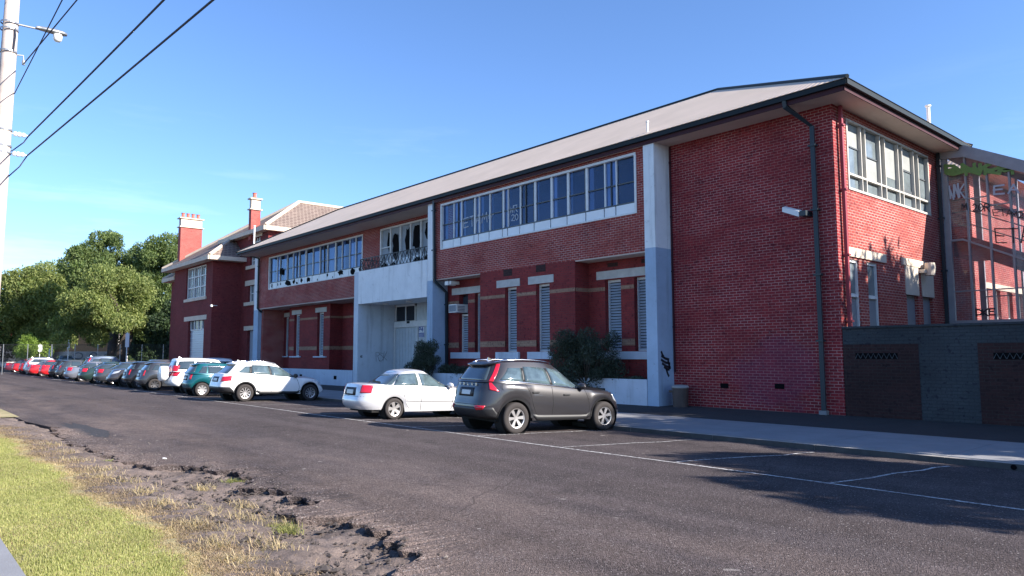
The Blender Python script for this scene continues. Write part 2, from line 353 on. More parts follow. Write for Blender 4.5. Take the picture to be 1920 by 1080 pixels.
def wall(mb, ax, p0, p1, a0, a1, z0, z1, holes=(), m=0):
    """slab between planes p0 (outer) and p1 with rectangular holes (a0,a1,z0,z1); ax: normal axis"""
    A = sorted({a0, a1, *[h[0] for h in holes], *[h[1] for h in holes]}); Z = sorted({z0, z1, *[h[2] for h in holes], *[h[3] for h in holes]})
    A = [a for a in A if a0 <= a <= a1]; Z = [z for z in Z if z0 <= z <= z1]
    sol = {}
    for i in range(len(A)-1):
        for j in range(len(Z)-1):
            ca, cz = (A[i]+A[i+1])/2, (Z[j]+Z[j+1])/2
            sol[i, j] = not any(h[0] < ca < h[1] and h[2] < cz < h[3] for h in holes)
    def P(a, p, z): return (a, p, z) if ax == 'y' else (p, a, z)
    for (i, j), s in sol.items():
        if not s: continue
        a, b, c, d = A[i], A[i+1], Z[j], Z[j+1]
        for p in (p0, p1): mb.add([P(a, p, c), P(b, p, c), P(b, p, d), P(a, p, d)], [(0, 1, 2, 3)], m)
        for (ii, jj, q) in ((i-1, j, [(a, c), (a, d)]), (i+1, j, [(b, c), (b, d)]), (i, j-1, [(a, c), (b, c)]), (i, j+1, [(a, d), (b, d)])):
            if not sol.get((ii, jj), False):
                (u, v), (u2, v2) = q; mb.add([P(u, p0, v), P(u2, p0, v2), P(u2, p1, v2), P(u, p1, v)], [(0, 1, 2, 3)], m)
    return mb
GLY = {'E': [[(1,1),(0,1),(0,0),(1,0)],[(0,.5),(.8,.5)]], 'T': [[(0,1),(1,1)],[(.5,1),(.5,0)]], 'A': [[(0,0),(.5,1),(1,0)],[(.2,.4),(.8,.4)]],
 'M': [[(0,0),(.1,1),(.5,.4),(.9,1),(1,0)]], 'N': [[(0,0),(0,1),(1,0),(1,1)]], 'O': [[(.5,0),(.1,.2),(0,.5),(.1,.8),(.5,1),(.9,.8),(1,.5),(.9,.2),(.5,0)]],
 'V': [[(0,1),(.5,0),(1,1)]], 'L': [[(0,1),(0,0),(.9,0)]], '2': [[(0,.8),(.4,1),(.9,.8),(.8,.5),(0,0),(1,0)]], '0': [[(.5,0),(.05,.3),(.05,.7),(.5,1),(.95,.7),(.95,.3),(.5,0)]],
 'R': [[(0,0),(0,1),(.8,.95),(.9,.7),(.7,.5),(0,.5)],[(.4,.5),(1,0)]], 'S': [[(1,.85),(.5,1),(.05,.8),(.3,.55),(.8,.45),(.95,.2),(.5,0),(0,.15)]], 'K': [[(0,0),(0,1)],[(1,1),(.05,.45),(1,0)]],
 'D': [[(0,0),(0,1),(.7,.9),(1,.5),(.7,.1),(0,0)]], 'W': [[(0,1),(.25,0),(.5,.7),(.75,0),(1,1)]], 'P': [[(0,0),(0,1),(.85,.95),(.9,.6),(.6,.5),(0,.5)]], '4': [[(.75,0),(.75,1),(0,.35),(1,.35)]],
 '5': [[(.95,1),(.2,1),(.1,.6),(.7,.6),(.95,.35),(.6,.02),(0,.1)]], '-': [[(0,.6),(1,.7)],[(.1,.4),(.7,.45)]], 'B': [[(0,0),(0,1),(.8,.85),(.7,.55),(0,.5)],[(.7,.55),(.95,.25),(.6,0),(0,0)]]}
def strokes(mb, text, org, du, dv, n, h, wd, lw, gap=.25, jit=0., th=.004):
    """letters as thin raised strokes; du,dv plane axes, n outward normal"""
    du, dv, n, org = Vector(du), Vector(dv), Vector(n), Vector(org); x = 0; q = 0
    for chx in text:
        for pl in GLY.get(chx, []):
            P = [org+du*(x+a*wd+jit*h*rnd.uniform(-1, 1))+dv*(b*h+jit*h*rnd.uniform(-1, 1)) for a, b in pl]
            for a, b in zip(P, P[1:]):
                d = (b-a).normalized(); s_ = d.cross(n)*lw/2; e = d*lw*.4
                q += 1; mb.prism([a-e-s_, b+e-s_, b+e+s_, a-e+s_], n*(th+.0007*(q % 9)))
        x += wd*(1+gap)
    return mb
# ------------------------------------------------------------------ ground
GP = [(-60, .12), (.98, .12), (1.0, .06), (2.2, .05), (3.2, .02), (4.3, -.01), (10.2, .0), (14.5, -.14)]
def gz(y):
    for (a, b), (c, d) in zip(GP, GP[1:]):
        if y <= c: return b+(d-b)*(y-a)/(c-a)
    return -.14
def strip(name, mt, ys, x0, x1, kind='structure', zf=gz, dz=0.):
    m = MB(); xs = list(np.linspace(x0, x1, 30))
    for i in range(len(xs)-1):
        for a, b in zip(ys, ys[1:]):
            m.add([(xs[i], a, zf(a)+dz), (xs[i+1], a, zf(a)+dz), (xs[i+1], b, zf(b)+dz), (xs[i], b, zf(b)+dz)], [(0, 1, 2, 3)])
    return tag(m.build(name, mt), kind=kind)
m = MB(); m.add([(-1500, -1500, -.6), (1500, -1500, -.6), (1500, 1500, -.6), (-1500, 1500, -.6)], [(0, 1, 2, 3)]); tag(m.build('ground', 'ground_far'), kind='structure')
# road surface: its near edge is broken away in a ragged line
EDGE = [(-300, 2.9), (-60, 3.0), (-32, 3.1), (-24, 3.2), (-21.5, 3.5), (-19.5, 3.3), (-17.5, 3.15), (-16, 3.3), (-14.5, 3.3), (-13.4, 3.45), (-12.9, 3.95), (-12.3, 4.25), (-11.2, 4.45), (-10.4, 4.05), (-9.9, 4.15), (-9.4, 4.35), (-8.9, 4.25),
        (-8.55, 4.15), (-8.3, 3.75), (-7.9, 3.7), (-7.6, 4.15), (-7.2, 4.15), (-6.7, 4.0), (-6.3, 4.05), (-5.9, 3.85), (-5.5, 3.55), (-5.0, 3.2), (-4.4, 2.9), (-3, 2.6), (0, 2.6), (60, 2.6)]
def edge_y(x):
    for (a, b), (c, d) in zip(EDGE, EDGE[1:]):
        if x <= c:
            y = b+(d-b)*(x-a)/(c-a); break
    else: y = 2.6
    k = 1. if -22 < x < -2 else 0.
    return y+k*(.10*math.sin(x*6.3)+.07*math.sin(x*13.1+1)+.035*math.sin(x*29.+2)+.012*math.sin(x*71))
def road():
    m = MB(); xs = [-300, -200, -120, -80, -60, -45, -35, -28, -24]+list(np.arange(-22, -2, .035))+[-1, 2, 6, 12, 25, 60]
    rows = [0, .03, .1, .3, .8, 2]; n = len(m.v)
    for x in xs:
        e = edge_y(x); k = 1. if -21 < x < -2 else 0
        crumble = k*(.02*math.sin(x*23)+.015*math.sin(x*61))
        m.v.append((x, e+.07, -.14)); m.v.append((x, e, gz(e)-.010*k+crumble*.4))
        for r in rows[1:]: m.v.append((x, e+r, gz(e+r)+crumble*max(0, .6-r)))
        m.v.append((x, 10.2, 0.)); m.v.append((x, 14.5, -.14))
    W_ = 9-0
    W_ = 2+len(rows[1:])+2
    for i in range(len(xs)-1):
        for j in range(W_-1): m.f.append((i*W_+j, (i+1)*W_+j, (i+1)*W_+j+1, i*W_+j+1)); m.m.append(0)
    tag(m.build('road', 'asphalt'), kind='structure')
road()
def verge():
    xs = np.arange(-26, -2, .06); ys = np.concatenate([np.arange(1.0, 5.2, .06)]); X, Y = np.meshgrid(xs, ys, indexing='ij')
    nzv = .018*np.sin(X*5+Y*3)+.012*np.sin(X*13-Y*9)+.01*np.sin(X*29+Y*23)+nrg.normal(0, .006, X.shape)
    base = np.interp(Y, [1, 2.2, 3.0, 3.5, 5.2], [.06, .06, .0, -.085, -.12]); amp = np.interp(Y, [1, 2.4, 3.2], [.25, .5, 1.3]); Z = base+nzv*amp
    nx, ny = X.shape; v = np.stack([X, Y, Z], -1).reshape(-1, 3); idx = np.arange(nx*ny).reshape(nx, ny)
    q = np.stack([idx[:-1, :-1], idx[1:, :-1], idx[1:, 1:], idx[:-1, 1:]], -1).reshape(-1, 4)
    cy_ = v[q].mean(1)[:, 1]; cx_ = v[q].mean(1)[:, 0]
    lim = 2.30+.10*np.sin(cx_*1.3)+.05*np.sin(cx_*5.3); g = cy_ < lim
    for nm, mt, sel in (('verge', 'turf_soil', g), ('dirt', 'dirt', ~g)):
        me = bpy.data.meshes.new(nm); qq = q[sel]; me.from_pydata(v.tolist(), [], qq.tolist()); me.materials.append(M(mt)); me.polygons.foreach_set('use_smooth', [True]*len(qq))
        o = bpy.data.objects.new(nm, me); COL.objects.link(o); tag(o, kind='structure')
verge()
strip('far_verge', 'turf_soil', [1.0, 2.2, 3.3], -300, -26.0)
strip('near_verge', 'turf_soil', [1.0, 2.2, 3.3], -2.0, 60, dz=-.004)
m = MB(); m.box(-300, 60, -2.2, .98, -.1, .12); tag(m.build('near_footpath', 'concrete'), kind='structure')
# far side: kerb, footpath, asphalt strip, forecourt
m = MB()
xk = list(np.arange(-120, 61, 2.4))
for a, b in zip(xk, xk[1:]): m.box(a+.004, b-.004, 14.5, 14.66, -.3, -.035)
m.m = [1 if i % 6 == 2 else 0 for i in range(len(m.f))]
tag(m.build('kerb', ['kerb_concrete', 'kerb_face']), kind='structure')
m = MB()
for a, b in zip(xk, xk[1:]): m.box(a+.006, b-.006, 14.665, 17.85, -.3, -.025)
m.box(-120, 60, 14.662, 17.852, -.3, -.045); tag(m.build('footpath', 'concrete'), kind='structure')
mat('asphalt_path', (.030, .028, .030), .92, var=.25, vscale=1.5, bump=.6, bscale=70)
m = MB(); m.add([(-120, 17.85, -.022), (60, 17.85, -.022), (60, 19.6, .085), (-120, 19.6, .085), (-120, 45, .1), (60, 45, .1)], [(0, 1, 2, 3), (3, 2, 5, 4)]); tag(m.build('asphalt_path', 'asphalt_path'), kind='structure')
m = MB(); m.add([(-400, 14.5, -.16), (-120, 14.5, -.16), (-120, 60, .0), (-400, 60, .0)], [(0, 1, 2, 3)]); tag(m.build('far_ground', 'ground_far'), kind='structure')
# painted markings: bay line and bay dividers
def ribbon(mb, pts, wd, dz=.006):
    for i, ((x0, y0), (x1, y1)) in enumerate(zip(pts, pts[1:])):
        d = Vector((x1-x0, y1-y0)).normalized(); n = Vector((-d.y, d.x))*wd/2
        P = [(x0+n.x, y0+n.y), (x0-n.x, y0-n.y), (x1-n.x, y1-n.y), (x1+n.x, y1+n.y)]
        mb.add([(a, b, gz(b)+dz) for a, b in P], [(0, 1, 2, 3)])
m = MB()
ribbon(m, [(x, 10.22+.02*math.sin(x*.7)) for x in np.arange(-110, 30, 1.)], .075)
for k in range(-34, 9):
    x0 = -10.25+2.68*k; w_ = .16*math.sin(k*2.1)
    ribbon(m, [(x0, 10.3), (x0+.12, 11.3), (x0+.2+w_*.6, 12.2), (x0+.38+w_, 13.0), (x0+.36+w_, 13.6), (x0+.44+w_, 14.05)], .06, .0065)
tag(m.build('road_markings', 'line_paint'), kind='structure')

# ------------------------------------------------------------------ school building
B = empty('brick_building', (-30, 20.4, 0), 'long two-storey red brick building with tan hipped roof and white concrete piers', 'building')
ZS = 9.02
m = MB(); wall(m, 'y', 20.4, 20.65, -14.95, -9.2, 0, ZS); m.build('blank_wall', 'brick_blank', B)
HS = [(21.27, 27.74, 6.65, 8.76), (20.95, 21.7, .8, 4.55), (22.3, 23.05, .8, 4.55), (25.2, 26.2, .8, 3.72), (26.6, 27.57, .8, 3.72)]
m = MB(); wall(m, 'x', -9.2, -9.45, 20.65, 28.65, 0, ZS, HS); m.build('side_wall', 'brick_new', B)
m = MB(); wall(m, 'y', 19.7, 19.95, -28.0, -15.4, 5.35, ZS, [(-27.53, -15.87, 6.74, 8.85)])
wall(m, 'y', 21.0, 21.25, -52.4, -28.08, 5.2, ZS, [(-50.6, -37.2, 6.5, 8.78), (-35.15, -29.2, 6.42, 8.78)]); m.build('upper_wall', 'brick_new', B)
# lower (older) walls
W_R = [(-22.93, -22.2, 1.91, 4.6), (-21.02, -20.25, 1.91, 4.6)]; W_RR = [(-18.05, -17.28, 1.92, 4.58), (-16.66, -15.9, 1.92, 4.58)]; W_RL = [(-27.15, -26.45, 1.84, 4.6), (-25.95, -25.3, 1.84, 4.6)]
W_L = [(-48.4, -47.55, 1.7, 4.6), (-44.85, -43.95, 1.7, 4.6)]; W_LL = [(-52.1, -51.35, 1.7, 4.6)]
m = MB()
wall(m, 'y', 19.7, 20.1, -24.6, -18.87, 0, 5.35, W_R); m.box(-19.2, -18.875, 20.1, 20.8, 0, 5.35); m.box(-24.6, -24.25, 20.1, 20.8, 0, 5.35)
wall(m, 'y', 20.47, 20.8, -18.87, -14.96, 0, 5.36, W_RR); wall(m, 'y', 20.47, 20.8, -28.07, -24.6, 0, 5.36, W_RL)
wall(m, 'y', 22.0, 22.35, -49.2, -43.04, 0, 5.2, W_L); m.box(-43.4, -43.045, 22.35, 23.1, 0, 5.2); m.box(-49.2, -48.85, 22.35, 23.1, 0, 5.2)
wall(m, 'y', 22.9, 23.2, -43.04, -35.5, 0, 5.22); wall(m, 'y', 22.9, 23.2, -53.6, -49.2, 0, 5.22, W_LL)
m.build('lower_wall', 'brick_old', B)
m = MB()
for z0, z1 in ((4.18, 4.32), (2.12, 2.36)):
    def hz(l): return [(a, b, 0, 9) for a, b, _, _ in l]
    wall(m, 'y', 19.697, 19.75, -24.6, -18.87, z0, z1, hz(W_R)); wall(m, 'y', 20.467, 20.5, -18.866, -15.0, z0, z1, hz(W_RR)); wall(m, 'y', 20.467, 20.5, -28.05, -24.62, z0, z1, hz(W_RL))
    wall(m, 'y', 21.997, 22.05, -49.2, -43.04, z0, z1, hz(W_L)); wall(m, 'y', 22.897, 22.95, -43.02, -35.52, z0, z1); m.box(-18.9, -18.867, 19.75, 20.467, z0, z1); m.box(-43.1, -43.037, 22.05, 22.897, z0, z1)
m.build('brick_band', 'brick_sand', B)
m = MB(); m.box(-9.5, -9.25, 28.4, 28.65, 0, ZS); m.box(-52.3, -9.45, 28.66, 28.9, 0, ZS); m.box(-52.4, -52.15, 21.26, 28.66, 0, ZS); m.build('rear_wall', 'brick_new', B)
# soffits under the overhanging storey, eaves
m = MB(); m.box(-28.06, -24.62, 19.72, 20.47, 5.30, 5.349); m.box(-18.86, -15.4, 19.72, 20.47, 5.30, 5.349); m.box(-52.3, -49.2, 21.02, 22.9, 5.13, 5.199); m.box(-43.02, -35.5, 21.02, 22.9, 5.13, 5.199); m.box(-49.2, -43.02, 21.02, 22.0, 5.15, 5.199)
m.build('overhang_soffit', 'soffit_paint', B)
m = MB(); m.box(-52.6, -8.45, 19.53, 29.33, ZS, ZS+.08); m.build('eave_soffit', 'soffit_paint', B)
m = MB(); m.box(-52.62, -8.43, 19.50, 19.528, 8.99, 9.2); m.box(-8.448, -8.42, 19.5, 29.35, 8.99, 9.2); m.box(-52.65, -52.6, 19.5, 29.35, 8.99, 9.2); m.build('fascia', 'fascia_plum', B)
m = MB(); m.box(-52.74, -8.33, 19.40, 19.498, 9.13, 9.28); m.box(-8.418, -8.30, 19.42, 29.43, 9.131, 9.281); m.box(-52.76, -52.652, 19.42, 29.43, 9.131, 9.281)
g = m.build('gutter', 'gutter_dark', B)
# roof
ex0, ex1, ey0, ey1, ez = -52.78, -8.27, 19.36, 29.5, 9.285; rx0, rx1, ry, rz_ = -46.4, -15.5, 24.43, 12.2
m = MB(); m.add([(ex0, ey0, ez), (ex1, ey0, ez), (ex1, ey1, ez), (ex0, ey1, ez), (rx0, ry, rz_), (rx1, ry, rz_)], [(0, 1, 5, 4), (1, 2, 5), (2, 3, 4, 5), (3, 0, 4), (3, 2, 1, 0)])
R = m.build('roof', 'roof_metal', B)
m = MB()
for a, b in (((rx0, ry, rz_), (rx1, ry, rz_)), ((rx1, ry, rz_), (ex1, ey0, ez)), ((rx0, ry, rz_), (ex0, ey0, ez)), ((rx1, ry, rz_), (ex1, ey1, ez))): m.tube([Vector(a)+Vector((0, 0, .02)), Vector(b)+Vector((0, 0, .02))], .06, 6)
m.build('ridge_cap', 'gutter_dark', R, inv=False).parent = R
def part(mb, name, mats, root, **k): return mb.build(name, mats, root, **k)
def sub(mb, name, mats, par, **k):
    if name in ('broken_pane_dark', 'curtain', 'blind') and len(isl := mb.islands()) > 1:
        for q in isl: o = q.build1(name, mats, None, **k); o.parent = par
        return o
    o = mb.build(name, mats, None, **k); o.parent = par; return o
for (x, y, z, r, h) in ((-15.35, 19.75, 9.4, .035, .45), (-8.9, 27.2, 9.55, .06, .85), (-51.8, 20.3, 9.6, .06, 1.6)):
    m = MB(); m.tube([(x, y, z-.3), (x, y, z+h)], r, 8); m.tube([(x, y, z+h), (x, y, z+h+.05)], r*1.6, 8); part(m, 'vent_pipe', 'frame_white', B)
# piers (buttresses) with lower coat of blue paint
def pier(x0, x1, y0, y1, ztop, zp):
    m = MB(); m.box(x0, x1, y0, y1, zp, ztop); p = part(m, 'pier', 'render_white', B)
    m = MB(); m.box(x0-.002, x1+.002, y0-.002, y1, -.05, zp); sub(m, 'painted_base', 'render_blue', p)
    return p
pier(-15.40, -14.95, 19.54, 20.44, ZS, 5.4); pier(-28.50, -28.075, 19.60, 20.5, ZS, 5.3); pier(-53.25, -52.42, 21.0, 22.9, ZS, 5.1)
# porch and balcony
m = MB(); m.box(-35.5, -35.03, 19.56, 21.9, -.05, 6.30); part(m, 'pier', 'render_pale', B)['label'] = 'pale blue rendered cheek wall of the entrance porch'
m = MB(); m.box(-35.03, -28.5, 19.55, 19.72, 4.54, 6.33); m.box(-35.5, -35.03, 19.55, 19.72, 6.305, 6.33); bal = part(m, 'balcony_parapet', 'render_white', B)
m = MB(); m.box(-35.03, -28.5, 19.72, 21.9, 4.57, 4.75); part(m, 'porch_ceiling', 'render_white', B)
m = MB(); m.box(-35.0, -28.5, 21.9, 22.1, 0, 4.57); part(m, 'porch_wall', 'porch_board', B)
m = MB()
def rail(mb, x0, x1, y):
    mb.box(x0, x1, y-.02, y+.02, 6.97, 7.01); mb.box(x0, x1, y-.015, y+.015, 6.36, 6.385)
    n = int((x1-x0)/.30); s_ = (x1-x0)/n
    for i in range(n):
        a = x0+i*s_
        for (u, v) in ((a, a+s_*.95), (a+s_*.95, a)): mb.tube([(u, y, 6.37), (v, y, 6.98)], .016, 4)
    for i in range(0, n+1, 4): mb.box(x0+i*s_-.018, x0+i*s_+.018, y-.018, y+.018, 6.33, 7.0)
rail(m, -34.98, -28.5, 19.63)
for k in range(4): m.tube([(-34.97, 19.65+.33*k, 6.37), (-34.97, 19.98+.33*k, 6.98)], .016, 4); m.tube([(-34.97, 19.98+.33*k, 6.37), (-34.97, 19.65+.33*k, 6.98)], .016, 4)
m.box(-34.99, -34.95, 19.63, 21.0, 6.97, 7.01); part(m, 'railing', 'black_iron', B)
# entrance door
m = MB()
for k in range(15):
    a = -34.85+k*.143; m.box(a, a+.135, 21.84+.012*(k % 2), 21.9, .1, 3.23)
d = part(m, 'door', 'porch_board', B); m = MB(); m.box(-34.98, -34.87, 21.8, 21.9, .1, 3.3); m.box(-32.68, -32.6, 21.8, 21.9, .1, 3.3); m.box(-34.98, -28.5, 21.78, 21.9, 3.3, 3.62); sub(m, 'frame', 'frame_white', d)
m = MB(); m.box(-33.6, -33.35, 21.75, 21.79, 3.5, 3.62); m.box(-32.85, -32.8, 21.8, 21.85, 1.1, 1.35); sub(m, 'latch', 'gutter_dark', d)
m = MB(); m.box(-34.75, -32.9, 21.84, 21.88, 3.66, 4.45); wn = part(m, 'window', 'room_dark', B); wn['label'] = 'dark two-pane transom window above the porch door'
m = MB()
for x in (-34.85, -33.83, -32.9): m.box(x, x+.07, 21.8, 21.9, 3.62, 4.57)
m.box(-34.85, -32.83, 21.8, 21.9, 4.45, 4.56); sub(m, 'frame', 'frame_white', wn)
m = MB()
for k in range(14): m.box(-32.75+.3*k, -32.75+.3*k+.28, 21.86, 21.9, 3.63, 4.56)
for k in range(13): m.box(-32.55+.3*k, -32.55+.3*k+.28, 21.86, 21.9, .1, 3.29)
part(m, 'board_panel', 'porch_board', B)
for x in (-33.9, -31.6):
    m = MB(); m.lathe([(0, -.09), (.16, -.08), (.18, -.02), (.18, 0)], (x, 20.6, 4.57), 14); part(m, 'ceiling_light', 'plastic_white', B)
# sign beside the door
S_ = empty('parking_sign', (-32.26, 21.84, 3.0), 'small blue and white sign with two panels on the wall right of the porch door', 'sign')
m = MB(); m.box(-32.52, -32.0, 21.82, 21.86, 2.71, 3.33); part(m, 'sign_panel', 'sign_white', S_)
m = MB(); m.box(-32.50, -32.02, 21.812, 21.82, 2.73, 2.96); m.box(-32.50, -32.02, 21.812, 21.82, 3.27, 3.31); part(m, 'blue_field', 'sign_blue', S_)
m = MB(); strokes(m, 'P4', (-32.47, 21.815, 3.04), (1, 0, 0), (0, 0, 1), (0, -1, 0), .2, .17, .045); part(m, 'lettering', 'sign_blue', S_)
m = MB()
for k in range(3): m.box(-32.47, -32.08+.02*k, 21.808, 21.812, 2.765+.06*k, 2.785+.06*k)
part(m, 'small_print', 'sign_white', S_)

def bandwin(x0, x1, y, z0, z1, div, wide, zsp, lab, broken=(), curt=()):
    """strip window: frame, panes, white panels below, dark room and curtains behind"""
    zm = zsp+.03+(z1-zsp)*.42
    m = MB(); m.add([(x0, y+.10, zsp), (x1, y+.10, zsp), (x1, y+.10, z1), (x0, y+.10, z1)], [(0, 1, 2, 3)]); wn = part(m, 'window', 'window_glass', B); wn['label'] = lab
    m = MB(); f = .05; m.box(x0-.03, x1+.03, y-.03, y+.12, z1-.05, z1+.04); m.box(x0-.04, x0+.05, y-.03, y+.12, z0-.02, z1-.05); m.box(x1-.05, x1+.04, y-.03, y+.12, z0-.02, z1-.05); m.box(x0+.05, x1-.05, y-.03, y+.05, z0-.03, z0+.03)
    for x, ww in div: m.box(x, x+ww, y+.04, y+.13, zsp, z1-.05)
    sub(m, 'frame', 'frame_white', wn)
    m = MB(); m.box(x0+.05, x1-.05, y+.05, y+.12, zm-.025, zm+.02); m.box(x0+.05, x1-.05, y+.03, y+.13, zsp-.03, zsp+.025)
    for x in wide: m.box(x, x+.035, y+.05, y+.13, zsp, z1-.05)
    for i, (x, ww) in enumerate(div):
        if i % 3 == 2: m.box(x-.06, x, y+.05, y+.11, zsp+.1, z1-.1)
    sub(m, 'sash', 'frame_steel', wn)
    m = MB(); xs = [x0+.05]+[x for x, _ in div]+[x1-.05]
    for i, (a, b) in enumerate(zip(xs, xs[1:])): m.box(a+.03, b-.03, y+.02+.015*rnd.random(), y+.10, z0+.03, zsp-.035)
    sub(m, 'panel', 'spandrel_white', wn)
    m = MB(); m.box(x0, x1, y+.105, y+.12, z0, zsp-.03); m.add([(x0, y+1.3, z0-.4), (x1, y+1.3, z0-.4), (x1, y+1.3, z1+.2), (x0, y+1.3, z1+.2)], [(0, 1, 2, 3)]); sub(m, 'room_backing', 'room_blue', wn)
    m = MB()
    for a, b, g in curt: m.box(a, b, y+.13, y+.16, zsp, z1-.05, g)
    if curt: sub(m, 'curtain', ['curtain', 'curtain_grey'], wn)
    if broken:
        m = MB()
        for cx_, cz_, rx_, rz2, sd in broken:
            rr = random.Random(sd); n = 9; m.prism([(cx_+rx_*math.cos(2*PI*k/n)*rr.uniform(.45, 1.2), y+.012, cz_+rz2*math.sin(2*PI*k/n)*rr.uniform(.45, 1.2)) for k in range(n)], (0, .006, 0))
        sub(m, 'broken_pane_dark', 'hole_dark', wn)  # black shapes laid over the panels for the dark behind each break
    return wn
D3 = [(-26.63, .05), (-26.05, .06), (-25.08, .09), (-24.75, .05), (-24.01, .06), (-23.12, .09), (-22.79, .04), (-22.02, .06), (-21.14, .10), (-20.19, .11), (-19.28, .11), (-18.3, .11), (-17.37, .06), (-16.82, .05)]
wn3 = bandwin(-27.53, -15.87, 19.7, 6.74, 8.85, D3, [-26.32, -21.7, -17.08], 7.14, 'strip window of dark blue panes over white panels beside the tall pier',
        curt=[(-27.5, -27.2, 1), (-26.6, -26.33, 0), (-26.27, -26.05, 0), (-25.95, -25.8, 1), (-25.1, -24.5, 1), (-24.05, -23.85, 1), (-23.1, -22.7, 1), (-21.1, -20.95, 1), (-20.2, -19.9, 0), (-19.2, -19.05, 1), (-18.3, -17.95, 1), (-17.35, -17.08, 0), (-17.05, -16.8, 0)])
m = MB(); strokes(m, 'ETAM-', (-25.9, 19.79, 7.55), (1, 0, .02), (0, 0, 1), (0, -1, 0), .42, .34, .05, .3, .04); strokes(m, 'WR', (-22.7, 19.79, 7.75), (1, 0, 0), (0, 0, 1), (0, -1, 0), .28, .22, .035, .2, .05); strokes(m, '20', (-22.6, 19.79, 7.4), (1, 0, 0), (0, 0, 1), (0, -1, 0), .26, .2, .035, .2, .05); sub(m, 'graffiti', 'paint_white_spray', wn3)
D1 = [(-49.35, .05), (-48.88, .05), (-47.7, .06), (-46.74, .06), (-45.78, .05), (-44.81, .12), (-43.75, .06), (-42.76, .06), (-41.71, .06), (-40.69, .12), (-39.8, .05), (-38.85, .05), (-38.12, .05)]
br = [(a, b, c*1.35, d*1.35, e) for a, b, c, d, e in [(-50.1, 6.72, .10, .13, 1), (-49.1, 6.76, .05, .09, 2), (-48.6, 6.76, .06, .10, 3), (-47.35, 6.7, .42, .19, 4), (-46.45, 6.72, .14, .14, 5), (-46.0, 6.62, .1, .08, 15), (-45.3, 6.74, .15, .12, 6), (-44.3, 6.72, .3, .15, 7), (-42.95, 6.6, .05, .08, 8), (-41.6, 6.78, .11, .10, 9), (-40.9, 6.6, .04, .05, 10), (-39.9, 6.78, .30, .13, 11), (-38.35, 6.72, .24, .2, 12), (-37.5, 6.8, .12, .14, 13), (-48.55, 7.6, .3, .25, 14)]]
bandwin(-50.6, -37.2, 21.0, 6.5, 8.78, D1, [-46.2, -42.2], 6.95, 'strip window with broken white panels left of the balcony', broken=br,
        curt=[(-50.4, -50.0, 1), (-49.3, -48.9, 0), (-48.3, -47.7, 1), (-46.7, -45.8, 1), (-45.2, -44.8, 1), (-43.7, -42.8, 1), (-42.5, -42.2, 1), (-41.6, -40.9, 1), (-39.8, -39.5, 1), (-38.8, -38.5, 0), (-38.4, -38.15, 0), (-38.0, -37.3, 1)])
# balcony window: milky panes, most of them smashed
x0, x1, y, z0, z1 = -35.15, -29.2, 21.0, 6.42, 8.78
m = MB(); m.box(x0, x1, y+.08, y+.1, 7.0, z1); wn = part(m, 'window', 'curtain_grey', B); wn['label'] = 'balcony window with smashed milky panes'
m = MB(); m.box(x0-.05, x1, y-.03, y+.1, z1-.02, z1+.06); m.box(x0-.05, x0+.04, y-.03, y+.1, z0, z1)
for x in (-34.2, -33.2, -32.2, -31.2, -30.2): m.box(x, x+.09, y-.01, y+.1, z0, z1)
m.box(x0, -34.2, y, y+.09, 7.72, 7.77); sub(m, 'frame', 'frame_white', wn)
m = MB(); m.box(x0+.04, x1, y+.05, y+.1, z0, 7.0); sub(m, 'panel', 'spandrel_white', wn)
m = MB()
for i, (cx_, cz_, a, c) in enumerate(((-34.35, 8.05, .16, .6), (-33.65, 7.75, .33, .75), (-32.45, 7.95, .28, .85), (-31.6, 7.9, .36, .8), (-30.5, 8.1, .34, .6), (-34.75, 6.72, .4, .22), (-33.85, 6.72, .2, .16), (-31.4, 6.75, .42, .2), (-30.6, 6.7, .25, .25), (-29.6, 7.8, .3, .7))):
    rr = random.Random(40+i); n = 14; m.prism([(cx_+a*math.cos(2*PI*k/n)*rr.uniform(.6, 1.25), y+.02+.0, cz_+c*math.sin(2*PI*k/n)*rr.uniform(.6, 1.2)) for k in range(n)], (0, .012, 0))
sub(m, 'broken_pane_dark', 'hole_dark', wn)  # black shapes stand for the dark room behind the smashed panes
# shuttered windows, lintels, sills
def shutterwin(x0, x1, yf, z0, z1, lab=None, ztop=None):
    y = yf+.24; m = MB(); n = int((z1-z0-.12)/.085); h = (z1-z0-.12)/n; zt = ztop or z1
    m.box(x0, x1, y+.06, y+.09, z0, z1); wn = part(m, 'window', 'room_dark', B)
    if lab: wn['label'] = lab
    m = MB()
    n = int((zt-z0-.14)/.105)
    for i in range(n):
        z = z0+.05+i*.105; m.add([(x0+.03, y-.045, z), (x1-.03, y-.045, z), (x1-.03, y+.01, z+.072), (x0+.03, y+.01, z+.072), (x0+.03, y-.045, z-.006), (x1-.03, y-.045, z-.006)], [(0, 1, 2, 3), (0, 1, 5, 4)])
    sub(m, 'shutter', 'shutter_metal', wn)
    m = MB(); m.box(x0, x1, y-.06, y+.06, zt-.09, zt); m.box(x0, x0+.03, y-.05, y+.05, z0, zt-.09); m.box(x1-.03, x1, y-.05, y+.05, z0, zt-.09); m.box(x0+.03, x1-.03, y-.05, y+.05, z0, z0+.05); sub(m, 'frame', 'frame_white', wn)
    return wn
def stone(name, x0, x1, y, z0, z1, out, mt='grey_stone'): m = MB(); m.box(x0, x1, y-out, y+.1, z0, z1); return part(m, name, mt, B)
for a in W_R: shutterwin(a[0], a[1], 19.7, a[2], a[3])
for a in W_RR: shutterwin(a[0], a[1], 20.47, a[2], a[3])
for a in W_L: shutterwin(a[0], a[1], 22.0, a[2], a[3])
for a in W_LL: shutterwin(a[0], a[1], 22.9, a[2], a[3])
